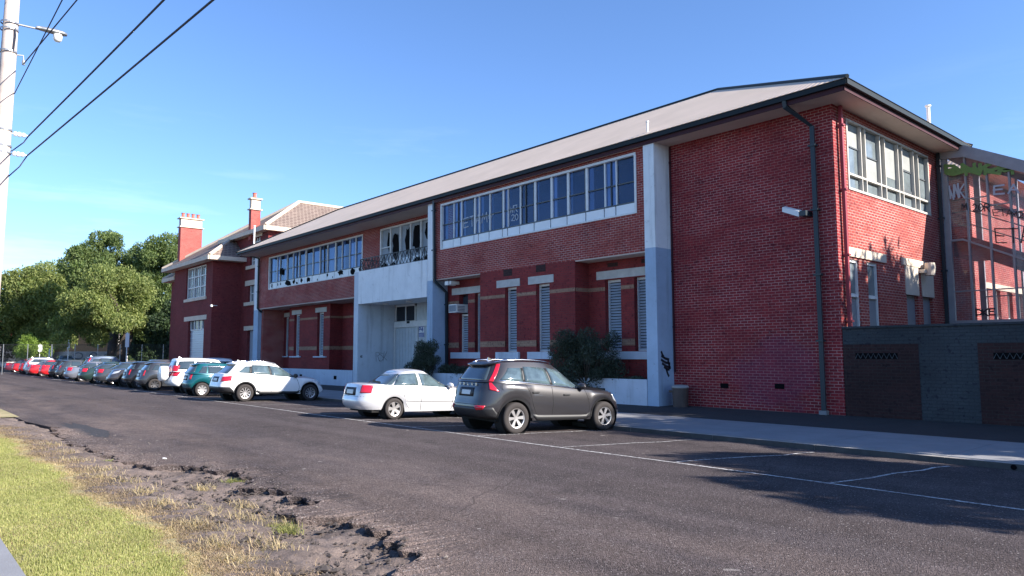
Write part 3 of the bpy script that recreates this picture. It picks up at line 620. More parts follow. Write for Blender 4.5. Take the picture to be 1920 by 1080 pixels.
shutterwin(*W_RL[1][:2], 20.47, *W_RL[1][2:]); wa = shutterwin(*W_RL[0][:2], 20.47, *W_RL[0][2:], lab='shuttered window with an air conditioner in its top half', ztop=3.68)
m = MB(); m.box(-27.12, -26.48, 20.69, 20.72, 3.7, 4.5); sub(m, 'pane', 'room_dark', wa)
for a, b, y in ((-23.45, -21.98, 19.7), (-21.46, -20.01, 19.7), (-18.45, -15.41, 20.47), (-27.68, -24.62, 20.47), (-48.78, -47.24, 22.), (-45.12, -43.51, 22.), (-52.3, -51.2, 22.9)): stone('lintel', a, b, y, 4.61, 4.92, .03)
for a, b, y in ((-23.45, -22.0, 19.7), (-21.46, -20.02, 19.7), (-18.4, -15.41, 20.47), (-27.68, -24.62, 20.47), (-48.9, -47.2, 22.), (-45.2, -43.4, 22.), (-52.3, -51.2, 22.9)): stone('sill', a, b, y, 1.62, 1.9 if y < 21 else 1.7, .10, 'plinth_paint')
m = MB(); m.box(-27.35, -26.75, 20.02, 20.7, 3.75, 4.13); ac = part(m, 'air_conditioner', 'plastic_white', B)
m = MB(); m.box(-27.31, -26.79, 20.005, 20.02, 3.79, 4.09); 
for k in range(4): m.box(-26.75, -26.745, 20.1, 20.5, 3.8+.07*k, 3.84+.07*k)
sub(m, 'grille', 'board_grey', ac)
m = MB(); m.box(-27.3, -27.05, 19.75, 20.2, 5.02, 5.2); m.box(-27.0, -26.9, 19.8, 20.3, 5.05, 5.2); part(m, 'junction_box', 'plastic_white', B)
for x0 in (-23.02, -21.01): m = MB(); m.box(x0, x0+.55, 19.69, 19.72, 5.0+.08, 5.36); part(m, 'wall_vent', 'brick_dark', B)
for x0 in (-17.9, -16.3): m = MB(); m.box(x0, x0+.5, 20.455, 20.49, 5.05, 5.2); part(m, 'wall_vent', 'brick_dark', B)
for x0, x1, z in ((-13.15, -12.87, .72), (-11.28, -10.98, .76)): m = MB(); m.box(x0, x1, 20.385, 20.42, z, z+.15); part(m, 'wall_vent', 'hole_dark', B)
# planter wall
def planter(x0, x1, lab, vents):
    m = MB(); m.box(x0, x1, 19.52, 19.70, -.1, .95); m.box(x0, x1, 19.50, 19.515, .0, .05); p = empty('planter_wall', ((x0+x1)/2, 19.6, 0), lab, 'planter wall'); part(m, 'wall', 'plinth_paint', p)
    m = MB(); m.box(x0+.01, x1-.01, 19.7, 20.4, -.1, .8); part(m, 'soil', 'dirt', p)
    for v, z in vents: m = MB(); m.box(v, v+.32, 19.508, 19.519, z, z+.2); part(m, 'vent', 'hole_dark', p)
planter(-28.06, -15.42, 'long low pale blue painted planter wall in front of the shuttered windows', [(-17.6, .4), (-22, .4)])
planter(-52.4, -35.52, 'low pale blue painted wall left of the entrance porch', [(-37.6, .42), (-42, .42)])
# downpipes
def pipe(pts, r, name='downpipe', mt='pipe_dark'):
    m = MB(); m.tube(pts, r, 4); p = part(m, name, mt, B)
    m = MB()
    for a, b in zip(pts, pts[1:]):
        if abs(a[0]-b[0])+abs(a[1]-b[1]) < .15:
            z = max(a[2], b[2])-.6
            while z > min(a[2], b[2])+.3: m.box(a[0]-r*1.3, a[0]+r*1.3, a[1]-r, a[1]+r*1.1, z, z+.05); z -= 1.9
    sub(m, 'bracket', mt, p)
pipe([(-10.15, 19.46, 9.2), (-10.15, 19.5, 8.98), (-9.75, 20.27, 8.45), (-9.75, 20.29, .15)], .085)
pipe([(-27.93, 19.55, 9.2), (-27.93, 19.6, 5.35), (-27.9, 19.62, 5.25), (-27.95, 20.33, 4.75), (-27.95, 20.36, .8)], .075)
pipe([(-52.3, 19.6, 9.2), (-52.3, 20.88, 8.9), (-52.3, 20.9, 5.2), (-52.3, 21.1, 5.0), (-52.3, 22.75, 4.4), (-52.3, 22.8, .8)], .075)
pipe([(-9.1, 20.72, 9.0), (-9.1, 20.72, .7)], .07, 'downpipe', 'pipe_red'); pipe([(-9.1, 28.5, 9.1), (-9.1, 28.5, 2.6)], .07)
pipe([(-14.88, 20.37, 9.0), (-14.88, 20.37, 1.2)], .03, 'conduit', 'fascia_plum')
m = MB(); m.box(-9.86, -9.64, 20.2, 20.36, .06, .2); part(m, 'drain_shoe', 'concrete', B)
# flood light on the blank wall
m = MB(); m.add([(-10.55, 19.85, 5.98), (-10.1, 19.95, 5.78), (-10.1, 20.15, 5.86), (-10.55, 20.05, 6.06), (-10.55, 19.87, 6.12), (-10.1, 19.97, 5.95), (-10.1, 20.17, 6.0), (-10.55, 20.07, 6.17)], [(0, 1, 2, 3), (7, 6, 5, 4), (0, 4, 5, 1), (1, 5, 6, 2), (2, 6, 7, 3), (3, 7, 4, 0)])
fl = part(m, 'flood_light', 'plastic_white', B); m = MB(); m.box(-10.08, -9.9, 19.98, 20.38, 5.8, 5.95); sub(m, 'bracket', 'pipe_dark', fl)
# marks
m = MB()
for (a, b) in (((19.72, 1.75), (20.15, 1.62)), ((19.7, 1.62), (20.2, 1.48)), ((19.72, 1.9), (19.85, 1.72)), ((19.75, 1.5), (20.22, 1.35)), ((19.85, 1.38), (20.15, 1.28)), ((19.98, 1.3), (20.12, 1.05)), ((20.08, 1.6), (20.2, 1.3))):
    m.tube([(-14.945, a[0], a[1]), (-14.945, (a[0]+b[0])/2, (a[1]+b[1])/2-.03), (-14.945, b[0], b[1])], .06, 4)
for i, v in enumerate(m.v): m.v[i] = (min(max(v[0], -14.96), -14.944), v[1], v[2])
part(m, 'graffiti', 'paint_black_spray', B)
m = MB(); strokes(m, 'E', (-35.022, 19.75, 1.65), (0, 1, 0), (0, 0, 1), (1, 0, 0), .1, .1, .03, .2, .1); strokes(m, 'RSK', (-35.022, 20.7, 1.45), (0, 1, 0), (0, 0, 1), (1, 0, 0), .5, .2, .012, .2, .1); part(m, 'graffiti', 'paint_black_spray', B)

# side wall windows
def xwin(y0, y1, z0, z1, zsp, divs, lab):
    x = -9.2; m = MB(); m.box(x-.12, x-.10, y0, y1, z0, z1); wn = part(m, 'window', 'pane_dusty', B); wn['label'] = lab
    m = MB(); m.box(x-.14, x+.03, y0-.02, y1+.02, z1-.04, z1+.02); m.box(x-.14, x+.03, y0-.02, y1+.02, z0-.02, z0+.05); m.box(x-.14, x+.025, y0-.02, y0+.05, z0+.05, z1-.06); m.box(x-.14, x+.025, y1-.05, y1+.02, z0+.05, z1-.06)
    m.box(x-.14, x+.01, y0+.05, y1-.05, zsp-.03, zsp+.03)
    for d, ww in divs: m.box(x-.14, x+.015, d, d+ww, z0+.05, z1-.06)
    sub(m, 'frame', 'frame_cream', wn); return wn
mat('pane_dusty', (.17, .20, .21), .15, 0, var=.4, vscale=1.3, spec=.6); mat('blind', (.27, .28, .265), .6, var=.2, vscale=2)
wn = xwin(21.27, 27.74, 6.65, 8.76, 7.12, [(22.22, .045), (22.53, .045), (23.6, .045), (23.99, .045), (25.05, .045), (25.39, .045), (26.38, .045), (26.79, .045)], 'sunlit wide window with white frame high on the right-hand side wall')
m = MB(); 
for a, b, z in ((21.35, 22.2, 8.0), (22.6, 23.6, 7.9), (25.5, 26.35, 7.95), (26.9, 27.68, 7.9)): m.box(-9.3, -9.27, a, b, z-.02, z+.02)
for a, b, c, d in ((25.45, 26.35, 7.15, 7.3),): m.box(-9.3, -9.27, a, b, c, d)
sub(m, 'sash', 'frame_steel', wn)
m = MB(); m.box(-9.297, -9.29, 21.34, 22.2, 8.02, 8.7); m.box(-9.297, -9.29, 22.6, 23.58, 7.15, 7.85); m.box(-9.297, -9.29, 24.07, 25.03, 7.5, 8.7); m.box(-9.297, -9.29, 25.47, 26.35, 8.0, 8.7); m.box(-9.297, -9.29, 22.31, 22.5, 7.15, 8.7); m.box(-9.297, -9.29, 23.7, 23.95, 7.15, 8.7); sub(m, 'blind', 'blind', wn)
for y0, y1 in ((20.95, 21.7), (22.3, 23.05)):
    m = MB(); m.box(-9.32, -9.30, y0, y1, 3.55, 4.55); wn = part(m, 'window', 'pane_dusty', B)
    m = MB(); m.box(-9.32, -9.24, y0, y0+.06, 3.5, 4.55); m.box(-9.32, -9.24, y1-.06, y1, .8, 4.55); m.box(-9.32, -9.24, y0+.06, y1-.06, 4.47, 4.55); m.box(-9.32, -9.22, y0+.06, y1-.06, 3.45, 3.55); sub(m, 'frame', 'frame_white', wn)
    m = MB(); m.box(-9.33, -9.29, y0+.0, y1-.06, .8, 3.45); sub(m, 'panel', 'board_grey', wn)
for y0, y1 in ((25.2, 26.2), (26.6, 27.57)):
    m = MB(); m.box(-9.36, -9.32, y0, y1, .8, 3.72); wn = part(m, 'window', 'board_grey', B); wn['label'] = 'grey boarded narrow window under a cream board'
    m = MB(); m.box(-9.26, -9.17, y0-.05, y1+.05, 3.72, 4.68); sub(m, 'board', 'board_cream', wn)
m = MB(); m.box(-9.3, -9.15, 20.83, 23.62, 4.62, 4.89); part(m, 'lintel', 'cream_stone', B)
m = MB(); m.box(-9.3, -9.15, 24.93, 27.85, 4.68, 4.92); part(m, 'lintel', 'cream_stone', B)
m = MB(); m.lathe([(.0, .24), (.15, .22), (.17, .05), (.15, -.2), (.0, -.22)], (-8.93, 26.62, 4.62), 12); m.box(-9.18, -9.0, 26.3, 26.5, 4.5, 4.62); part(m, 'wall_lamp', 'board_cream', B)

# bin
Bn = empty('rubbish_bin', (-14.35, 19.9, .08), 'round brown bin with pale lid beside the tall pier', 'bin')
m = MB(); m.lathe([(0, 0), (.24, 0), (.27, .62)], (-14.35, 19.9, .08), 20); m.box(-14.62, -14.42, 19.64, 19.66, .55, .62); part(m, 'barrel', 'bin_brown', Bn, smooth=False)
m = MB(); m.lathe([(.285, .62), (.29, .66), (.24, .70), (0, .73)], (-14.35, 19.9, .08), 20); part(m, 'lid', 'bin_lid', Bn)

# grey boundary wall
G = empty('boundary_wall', (-3, 20.5, 0), 'dark grey painted brick boundary wall with red brick panels', 'wall')
m = MB(); m.box(-9.19, 14, 20.42, 20.7, -.1, 2.5); part(m, 'wall', 'grey_painted_brick', G)
m = MB()
for k in range(6): x0 = -9.18+3.3*k; m.box(x0, x0+1.95, 20.412, 20.418, -.1, 2.06)
part(m, 'red_panel', 'brick_dark', G)
mat('block_grey', (.055, .06, .065), .8, var=.2)
for k in range(6):
    x0 = -8.85+3.3*k; m = MB(); m.box(x0, x0+1.1, 20.406, 20.411, 1.66, 1.82); sc_ = part(m, 'vent_screen', 'hole_dark', G); m = MB()
    for j in range(8):
        a = x0+j*1.1/8; m.tube([(a, 20.402, 1.67), (a+.069, 20.402, 1.81), (a+.137, 20.402, 1.67)], .012, 4)
    sub(m, 'lattice', 'block_grey', sc_)
m = MB(); m.box(-9.19, 14, 20.38, 20.72, 2.5, 2.56); part(m, 'coping', 'grey_painted_brick', G)

# glazed link with falling roof
K = empty('glazed_link', (-6, 30, 0), 'glazed stair link with sloping grey fascia and graffiti on its panes', 'glass link')
def ztop(x): return 8.82 if x < -8.3 else max(4.2, 8.72-.52*(x+8.3))
def ztr(x): return 5.8 if x < -8.5 else max(2.98, 5.8-.5*(x+8.5))
XE = 0.4
for yy, nm in ((28.66, 'glazing'), (32.2, 'rear_glazing')):
    xs = [-8.97+.655*k for k in range(0, 15)]; xs = [x for x in xs if x <= XE]
    m = MB(); m.add([(-9.0, yy+.03, 2.95), (XE, yy+.03, 2.95), (XE, yy+.03, ztop(XE)), (-8.3, yy+.03, ztop(-8.3)), (-9.0, yy+.03, ztop(-9))], [(0, 1, 2, 3, 4)]); gp = part(m, nm, 'link_glass', K)
    m = MB()
    for i, x in enumerate(xs):
        if yy > 30 and i % 2: continue
        w_ = .030 if i else .10; m.box(x-w_, x+w_, yy-.03, yy+.09, 2.9, ztop(x)+.02)
    m.box(-9.08, XE, yy-.05, yy+.1, 2.84, 2.94)
    for (za, xa, xb) in ((ztr, -8.97, XE),):
        P = [(x, za(x)) for x in [xa, -8.5]+list(np.arange(-8.3, XE, .8))+[xb]]
        for (a, z_), (b, z2) in zip(P, P[1:]): m.prism([(a, yy-.02, z_-.035), (b, yy-.02, z2-.035), (b, yy-.02, z2+.035), (a, yy-.02, z_+.035)], (0, .1, 0))
    for a, b in zip(xs, xs[1:]):
        zz = ztop((a+b)/2)-1.35; m.box(a, b, yy+.0, yy+.05, zz, zz+.04); m.box(a, b, yy+.0, yy+.05, 3.95-.0, 3.99)
    fr_ = sub(m, 'mullion', 'frame_grey', gp)
m = MB(); P = [(-9.15, 8.8), (-8.3, 8.72), (XE, ztop(XE)), (XE, ztop(XE)+.42), (-8.3, 9.16), (-9.15, 9.1)]
m.prism([(a, 28.56, z) for a, z in P], (0, .1, 0)); m.prism([(a, 32.2, z) for a, z in P], (0, .1, 0)); part(m, 'fascia', 'frame_grey', K)
m = MB(); m.prism([(-9.15, 28.66, 9.0), (-8.3, 28.66, 8.95), (XE, 28.66, ztop(XE)+.3), (XE, 28.66, ztop(XE)+.38), (-8.3, 28.66, 9.05), (-9.15, 28.66, 9.08)], (0, 3.6, 0)); part(m, 'roof', 'frame_grey', K)
m = MB(); P = [(-9.0, 5.85), (-8.4, 5.85), (XE, 2.98-1.5+.2), (XE, 3.3), (-8.4, 6.35), (-9.0, 6.35)]; P = [(-9.0, 5.3), (-8.4, 5.3), (-4, 3.1), (-3.5, 3.1), (-3.5, 3.6), (-8.4, 5.85+.1), (-9, 5.95)]
m.prism([(a, 29.3, z) for a, z in P], (0, 2.3, 0)); part(m, 'stair_flight', 'brick_wing', K)
m = MB()
for z in (6.4, 6.9, 7.35): m.tube([(-9, 29.3, z), (-8.4, 29.3, z), (-4, 29.3, z-2.2)], .02, 5)
part(m, 'handrail', 'frame_steel', K)
m = MB(); m.box(-9.1, XE, 28.7, 32.2, 0, 2.84); part(m, 'base_wall', 'brick_wing', K)
m = MB(); strokes(m, 'DNKS', (-8.9, 28.60, 8.28), (1, 0, -.16), (0, 0, 1), (0, -1, 0), .26, .36, .11, .5, .05); strokes(m, 'SRKT', (-8.86, 28.60, 8.2), (1, 0, -.18), (0, 0, 1), (0, -1, 0), .2, .42, .10, .4, .1); part(m, 'graffiti', 'paint_green_spray', K)
m = MB(); strokes(m, 'WNK', (-8.85, 28.60, 7.3), (1, 0, 0), (0, 0, 1), (0, -1, 0), .5, .14, .05, .3, .1); strokes(m, 'EA', (-7.45, 28.60, 7.25), (1, 0, -.1), (0, 0, 1), (0, -1, 0), .28, .28, .06, .5, .05); part(m, 'graffiti', 'paint_white_spray', K)
m = MB(); strokes(m, 'M', (-8.47, 28.60, 6.85), (1, 0, -.1), (0, 0, 1), (0, -1, 0), .22, .17, .035, .2, .04); strokes(m, '20R', (-8.12, 28.60, 6.75), (1, 0, -.15), (0, 0, 1), (0, -1, 0), .26, .15, .035, .2, .05)
strokes(m, 'ETA', (-7.52, 28.60, 6.5), (1, 0, -.15), (0, 0, 1), (0, -1, 0), .22, .17, .025, .15, .05); strokes(m, 'M2', (-6.98, 28.60, 6.35), (1, 0, -.15), (0, 0, 1), (0, -1, 0), .22, .15, .025, .2, .05)
strokes(m, 'ETA', (-7.5, 28.60, 5.55), (1, 0, -.1), (0, 0, 1), (0, -1, 0), .5, .3, .04, .2, .05); strokes(m, 'DKE', (-8.2, 28.60, 3.1), (1, 0, 0), (0, 0, 1), (0, -1, 0), .2, .16, .05, .2, .1); part(m, 'graffiti', 'paint_black_spray', K)

# rear wing seen through the link
Q = empty('brick_wing', (-12, 38, 0), 'sunlit red brick rear wing seen through the glazed link', 'building')
hq = [(y0, y0+.75, 2.2, 4.4) for y0 in (33.3, 34.9, 36.6, 38.2, 41, 42.6)]
m = MB(); wall(m, 'x', -9.3, -9.6, 32.5, 52, 0, 8.9, hq+[(35.5, 42, 6.3, 8.3)]); m.box(-22, -9.6, 32.5, 52, 0, 8.8); part(m, 'wall', 'brick_new', Q)
m = MB(); m.box(-9.4, -9.25, 33.0, 39.3, 4.42, 4.66); m.box(-9.4, -9.25, 40.7, 43.6, 4.42, 4.66); part(m, 'lintel', 'cream_stone', Q)
m = MB(); m.add([(-22.5, 31.6, 9.0), (-8.4, 31.6, 9.0), (-8.4, 53, 9.0), (-22.5, 53, 9.0), (-15.4, 37, 12), (-15.4, 47, 12)], [(0, 1, 4), (1, 2, 5, 4), (2, 3, 5), (3, 0, 4, 5), (3, 2, 1, 0)]); part(m, 'roof', 'roof_metal', Q)
for h in hq[:4]:
    m = MB(); m.box(-9.5, -9.48, h[0], h[1], h[2], h[3]); wn = part(m, 'window', 'pane_dusty', Q); m = MB(); m.box(-9.48, -9.42, h[0], h[0]+.06, h[2], h[3]); m.box(-9.48, -9.42, h[1]-.06, h[1], h[2], h[3]); m.box(-9.48, -9.42, h[0]+.06, h[1]-.06, 3.2, 3.3); sub(m, 'frame', 'frame_white', wn)

# ------------------------------------------------------------------ old wing at the far end
O = empty('old_brick_block', (-66, 24, 0), 'old red brick block with tiled hipped roofs and tall chimneys at the far end', 'building')
hb = [(-69.6, -64.25, 6.87, 9.7), (-68.6, -64.4, 0, 4.84)]
m = MB(); wall(m, 'y', 21.07, 21.4, -73.1, -62.6, 0, 9.95, hb); wall(m, 'x', -62.6, -62.9, 21.4, 23.5, 0, 9.95); wall(m, 'x', -73.1, -72.8, 21.4, 34, 0, 9.95)
hm = [(-60.7, -58.8, 9.34, 10.15), (-60.9, -58.6, 6.25, 7.65), (-60.9, -58.6, 0, 3.85), (-60.3, -58.6, 10.95, 11.65)]
wall(m, 'y', 23.5, 23.85, -66, -57.0, 0, 12.05, hm); wall(m, 'x', -57., -57.3, 23.85, 40, 0, 12.05); wall(m, 'x', -66., -65.7, 23.85, 40, 9.5, 12.05)
m.box(-76.2, -73.12, 21.7, 30, 0, 9.05); part(m, 'wall', 'brick_wing', O)
def hip(x0, x1, y0, y1, z, d, k=.69, ridge=True):
    m = MB(); h = d*k; v = [(x0, y0, z), (x1, y0, z), (x1, y1, z), (x0, y1, z), ((x0+x1)/2, y0+d, z+h), ((x0+x1)/2, y1-d, z+h)]
    m.add(v, [(0, 1, 4), (1, 2, 5, 4), (2, 3, 5), (3, 0, 4, 5), (3, 2, 1, 0)]); r = part(m, 'roof', 'roof_tile', O)
    m = MB()
    for a, b in ((0, 4), (1, 4), (4, 5), (2, 5), (3, 5)): m.tube([Vector(v[a])+Vector((0, 0, .05)), Vector(v[b])+Vector((0, 0, .05))], .16, 6)
    sub(m, 'ridge_tile', 'roof_ridge', r)
    m = MB(); m.box(x0-.05, x1+.05, y0-.12, y0+.02, z-.32, z+.02); m.box(x1-.02, x1+.12, y0, y1, z-.32, z+.02); m.box(x0-.12, x0+.02, y0, y1, z-.32, z+.02); m.box(x0+.1, x1-.1, y0+.03, y1-.1, z-.3, z-.22); sub(m, 'eaves_board', 'cream_stone', r)
hip(-74.7, -61.6, 20.4, 34, 10.1, 6.55); hip(-66.9, -56.5, 23.0, 42, 12.2, 5.2, .66); hip(-77, -73.2, 21.1, 30, 9.3, 1.9)
m = MB(); m.box(-69.85, -63.95, 20.97, 21.1, 6.6, 6.86); m.box(-61.3, -58.2, 23.35, 23.55, 9.05, 9.33); m.box(-61.5, -58.2, 23.35, 23.55, 5.95, 6.24); part(m, 'sill', 'cream_stone', O)
m = MB(); m.box(-69.75, -63.75, 21.03, 21.1, 4.85, 5.25); m.box(-61.6, -58.2, 23.46, 23.55, 7.66, 8.1); m.box(-61.6, -58.2, 23.46, 23.55, 3.86, 4.22); m.box(-60.8, -58.2, 23.46, 23.55, 11.66, 11.9); part(m, 'lintel', 'cream_stone', O)
m = MB(); m.box(-69.6, -64.25, 21.3, 21.33, 6.87, 9.7); wn = part(m, 'window', 'pane_dusty', O); wn['label'] = 'tall multi-pane white window on the upper floor of the bay'
m = MB()
for i in range(4): x = -69.6+i*5.23/3; m.box(x, x+.13, 21.2, 21.3, 6.87, 9.7)
for z in (6.87, 7.8, 8.75, 9.6): m.box(-69.6, -64.25, 21.22, 21.3, z, z+.1)
for i in range(3):
    for j in (1, 2): x = -69.6+i*5.23/3+j*.58; m.box(x, x+.05, 21.25, 21.3, 6.9, 9.6)
sub(m, 'frame', 'frame_white', wn)
m = MB()
for k in range(20): m.box(-68.6, -64.4, 21.3+.02*(k % 2), 21.36, .2*k, .2*k+.19)
dr = part(m, 'roller_door', 'shutter_metal', O); m = MB(); m.box(-68.6, -64.4, 21.33, 21.36, 4.0, 4.84); m_ = m; sub(m, 'transom', 'pane_dusty', dr)
m = MB()
for k in range(5): x = -68.6+k*1.03; m.box(x, x+.12, 21.26, 21.33, 4.0, 4.84)
m.box(-68.6, -64.4, 21.26, 21.33, 3.98, 4.08); sub(m, 'frame', 'frame_white', dr)
for a in hm:
    m = MB(); m.box(a[0], a[1], 23.75, 23.78, a[2], a[3]); wn = part(m, 'window', 'pane_dusty' if a[2] > 1 else 'shutter_metal', O)
    if a[2] > 1:
        m = MB(); n = 3
        for i in range(n+1): x = a[0]+(a[1]-a[0]-.1)*i/n; m.box(x, x+.1, 23.66, 23.75, a[2], a[3])
        m.box(a[0], a[1], 23.68, 23.75, (a[2]+a[3])/2, (a[2]+a[3])/2+.07); m.box(a[0], a[1], 23.68, 23.75, a[2], a[2]+.08); sub(m, 'frame', 'frame_white', wn)
def chimney(x0, x1, y0, y1, z0, zb, zt, pots):
    m = MB(); m.box(x0, x1, y0, y1, z0, zb); c = part(m, 'chimney', 'brick_chimney', O)
    m = MB(); m.box(x0+.03, x1-.03, y0+.03, y1-.03, zb, zt); m.box(x0-.12, x1+.12, y0-.12, y1+.12, zb-.06, zb+.03); m.box(x0-.12, x1+.12, y0-.12, y1+.12, zt, zt+.1); sub(m, 'cap', 'cream_stone', c)
    m = MB()
    for x, y in pots: m.lathe([(.16, 0), (.19, .12), (.14, .16), (.15, .42), (.2, .48), (.12, .48)], (x, y, zt+.1), 12)
    sub(m, 'chimney_pot', 'terracotta', c)
chimney(-73.75, -73.0, 21.42, 23.42, 9, 14.2, 15.0, [(-73.4, 21.7+.47*k) for k in range(4)])
chimney(-60.5, -60.0, 23.2, 24.0, 11.5, 14.15, 15.0, [(-60.25, 23.55)])
m = MB(); m.lathe([(0, 0), (.1, 0), (.12, .15), (0, .2)], (-62.45, 21.0, 5.85), 8); m.box(-62.6, -62.5, 21.0, 21.5, 5.95, 6.0); part(m, 'wall_lamp', 'plastic_white', O)
for z in (5.2, 6.9): m = MB(); m.box(-73.3, -73.11, 21.55, 21.7, z, z+.35); part(m, 'wall_vent', 'cream_stone', O)
# ------------------------------------------------------------------ cars: lofted body, glazing and fittings laid on the same surface
def lin(tab, x):
    if x <= tab[0][0]: return tab[0][1]
    for (a, b), (c, d) in zip(tab, tab[1:]):
        if x <= c: return b+(d-b)*(x-a)/(c-a)
    return tab[-1][1]
def smo(tab, x):
    """smooth (monotone-ish) interpolation of a table"""
    if x <= tab[0][0]: return tab[0][1]
    if x >= tab[-1][0]: return tab[-1][1]
    for i in range(len(tab)-1):
        (a, b), (c, d) = tab[i], tab[i+1]
        if x <= c:
            t = (x-a)/(c-a); h = c-a
            m0 = (d-tab[i-1][1])/(c-tab[i-1][0]) if i else (d-b)/h
            m1 = (tab[i+2][1]-b)/(tab[i+2][0]-a) if i+2 < len(tab) else (d-b)/h
            return (2*t**3-3*t*t+1)*b+(t**3-2*t*t+t)*h*m0+(-2*t**3+3*t*t)*d+(t**3-t*t)*h*m1
def ring(xr, xf, w, nr, nf, N=168):
    t = np.linspace(0, 2*PI, 3001); c, s_ = np.cos(t), np.sin(t); xc = (xr+xf)/2; a = (xf-xr)/2
    n = np.where(c > 0, nr, nf); x = xc-a*np.sign(c)*np.abs(c)**(2/n); y = -w*np.sign(s_)*np.abs(s_)**(2/n)
    # keep the long sides parallel: exponent of y relaxed at the corners only
    d = np.concatenate([[0], np.cumsum(np.hypot(np.diff(x), np.diff(y)))]); q = np.linspace(0, d[-1], N+1)[:-1]
    return np.interp(q, d, x), np.interp(q, d, y)
class Surf:
    def __init__(s, G): s.G = G; s.T, s.N = G.shape[:2]
    def P(s, p, t):
        p = (p % 1.0)*s.N; i = int(p) % s.N; f = p-int(p); j = i+1 if i+1 < s.N else 0
        u = min(max(t, 0), 1)*(s.T-1); k = min(int(u), s.T-2); g = u-k
        return Vector(((s.G[k, i]*(1-f)+s.G[k, j]*f)*(1-g)+(s.G[k+1, i]*(1-f)+s.G[k+1, j]*f)*g).tolist())
    def nrm(s, p, t):
        e = .012; a = s.P(p+e, t)-s.P(p-e, t); b = s.P(p, min(1, t+e*3))-s.P(p, max(0, t-e*3)); n = b.cross(a) if False else a.cross(b); n.normalize()
        q = s.P(p, t); c = Vector((s.cx, 0, q.z)); return n if n.dot(q-c) > 0 else -n
    def px(s, x, t, side=-1):
        """perimeter parameter where the surface has that x, on the right (-1) or left side"""
        u = min(max(t, 0), 1)*(s.T-1); k = min(int(u), s.T-2); g = u-k; X = s.G[k, :, 0]*(1-g)+s.G[k+1, :, 0]*g; h = s.N//2
        p = float(np.interp(x, X[:h+1], np.arange(h+1)))/s.N; return p if side < 0 else 1-p
    def py(s, y, t, rear=True):
        u = min(max(t, 0), 1)*(s.T-1); k = min(int(u), s.T-2); g = u-k; Y = s.G[k, :, 1]*(1-g)+s.G[k+1, :, 1]*g; q = s.N//8
        if rear: idx = np.arange(-q, q+1); return float(np.interp(y, Y[idx][::-1], idx[::-1]))/s.N
        idx = np.arange(s.N//2-q, s.N//2+q+1); return float(np.interp(y, Y[idx], idx))/s.N
def patch(mb, S, c, off=.006, nu=8, nv=4, m=0):
    """c: four (p,t) corners, ordered bottom-a, bottom-b, top-b, top-a"""
    base = len(mb.v)
    for j in range(nv+1):
        for i in range(nu+1):
            u, v = i/nu, j/nv; p = (c[0][0]*(1-u)+c[1][0]*u)*(1-v)+(c[3][0]*(1-u)+c[2][0]*u)*v; t = (c[0][1]*(1-u)+c[1][1]*u)*(1-v)+(c[3][1]*(1-u)+c[2][1]*u)*v
            mb.v.append(tuple(S.P(p, t)+S.nrm(p, t)*off))
    for j in range(nv):
        for i in range(nu):
            q = base+j*(nu+1)+i; mb.f.append((q, q+1, q+nu+2, q+nu+1)); mb.m.append(m)
    # rim so the patch has thickness
    rimc = [(i, 0) for i in range(nu+1)]+[(nu, j) for j in range(1, nv+1)]+[(i, nv) for i in range(nu-1, -1, -1)]+[(0, j) for j in range(nv-1, 0, -1)]
    b2 = len(mb.v)
    for i, j in rimc:
        u, v = i/nu, j/nv; p = (c[0][0]*(1-u)+c[1][0]*u)*(1-v)+(c[3][0]*(1-u)+c[2][0]*u)*v; t = (c[0][1]*(1-u)+c[1][1]*u)*(1-v)+(c[3][1]*(1-u)+c[2][1]*u)*v
        mb.v.append(tuple(S.P(p, t)-S.nrm(p, t)*.01))
    k = len(rimc)
    for a in range(k):
        i, j = rimc[a]; i2, j2 = rimc[(a+1) % k]; mb.f.append((base+j*(nu+1)+i, b2+a, b2+(a+1) % k, base+j2*(nu+1)+i2)); mb.m.append(m)
def wheel_meshes(r, wd, rimr, style):
    h = wd/2; ty = MB(); prof = [(rimr-.005, -h*.80), (rimr+.012, -h*.95), (r*.88, -h), (r*.965, -h*.86), (r, -h*.6), (r, h*.6), (r*.965, h*.86), (r*.88, h), (rimr+.012, h*.95), (rimr-.005, h*.8)]
    ty.lathe(prof, n=36, axis='y')
    rm = MB(); rm.lathe([(rimr, -h*.8), (rimr, -h*.92), (rimr*.93, -h*.88), (rimr*.9, -h*.5), (rimr*.9, h*.3)], n=36, axis='y'); rm.lathe([(0, -h*.72), (rimr*.16, -h*.72), (rimr*.2, -h*.6), (rimr*.2, 0)], n=14, axis='y')
    n, wi, wo = {'six': (6, .10, .19), 'five': (5, .15, .30), 'ten': (10, .055, .10), 'cap': (7, .13, .26)}[style]
    for k in range(n):
        a = 2*PI*k/n+.3; c, s_ = math.cos(a), math.sin(a)
        def pt(rr, t, y): return (rr*c-t*s_, y, rr*s_+t*c)
        r0, r1 = rimr*.15, rimr*.94; ww, w2 = rimr*wi, rimr*wo
        rm.add([pt(r0, -ww, -h*.70), pt(r0, ww, -h*.70), pt(r1, w2/1.0, -h*.82), pt(r1, -w2/1.0, -h*.82), pt(r0, -ww, -h*.4), pt(r0, ww, -h*.4), pt(r1, w2, -h*.55), pt(r1, -w2, -h*.55)],
               [(0, 1, 2, 3), (0, 3, 7, 4), (1, 5, 6, 2), (2, 6, 7, 3)])
    vo = MB(); vo.lathe([(0, -h*.25), (rimr*.9, -h*.25)], n=24, axis='y'); vo.lathe([(0, h*.82), (rimr*1.02, h*.82)], n=24, axis='y'); return ty, rm, vo  # black discs stand for the shade in the wheel and hide the lit barrel
paint_n = [0]
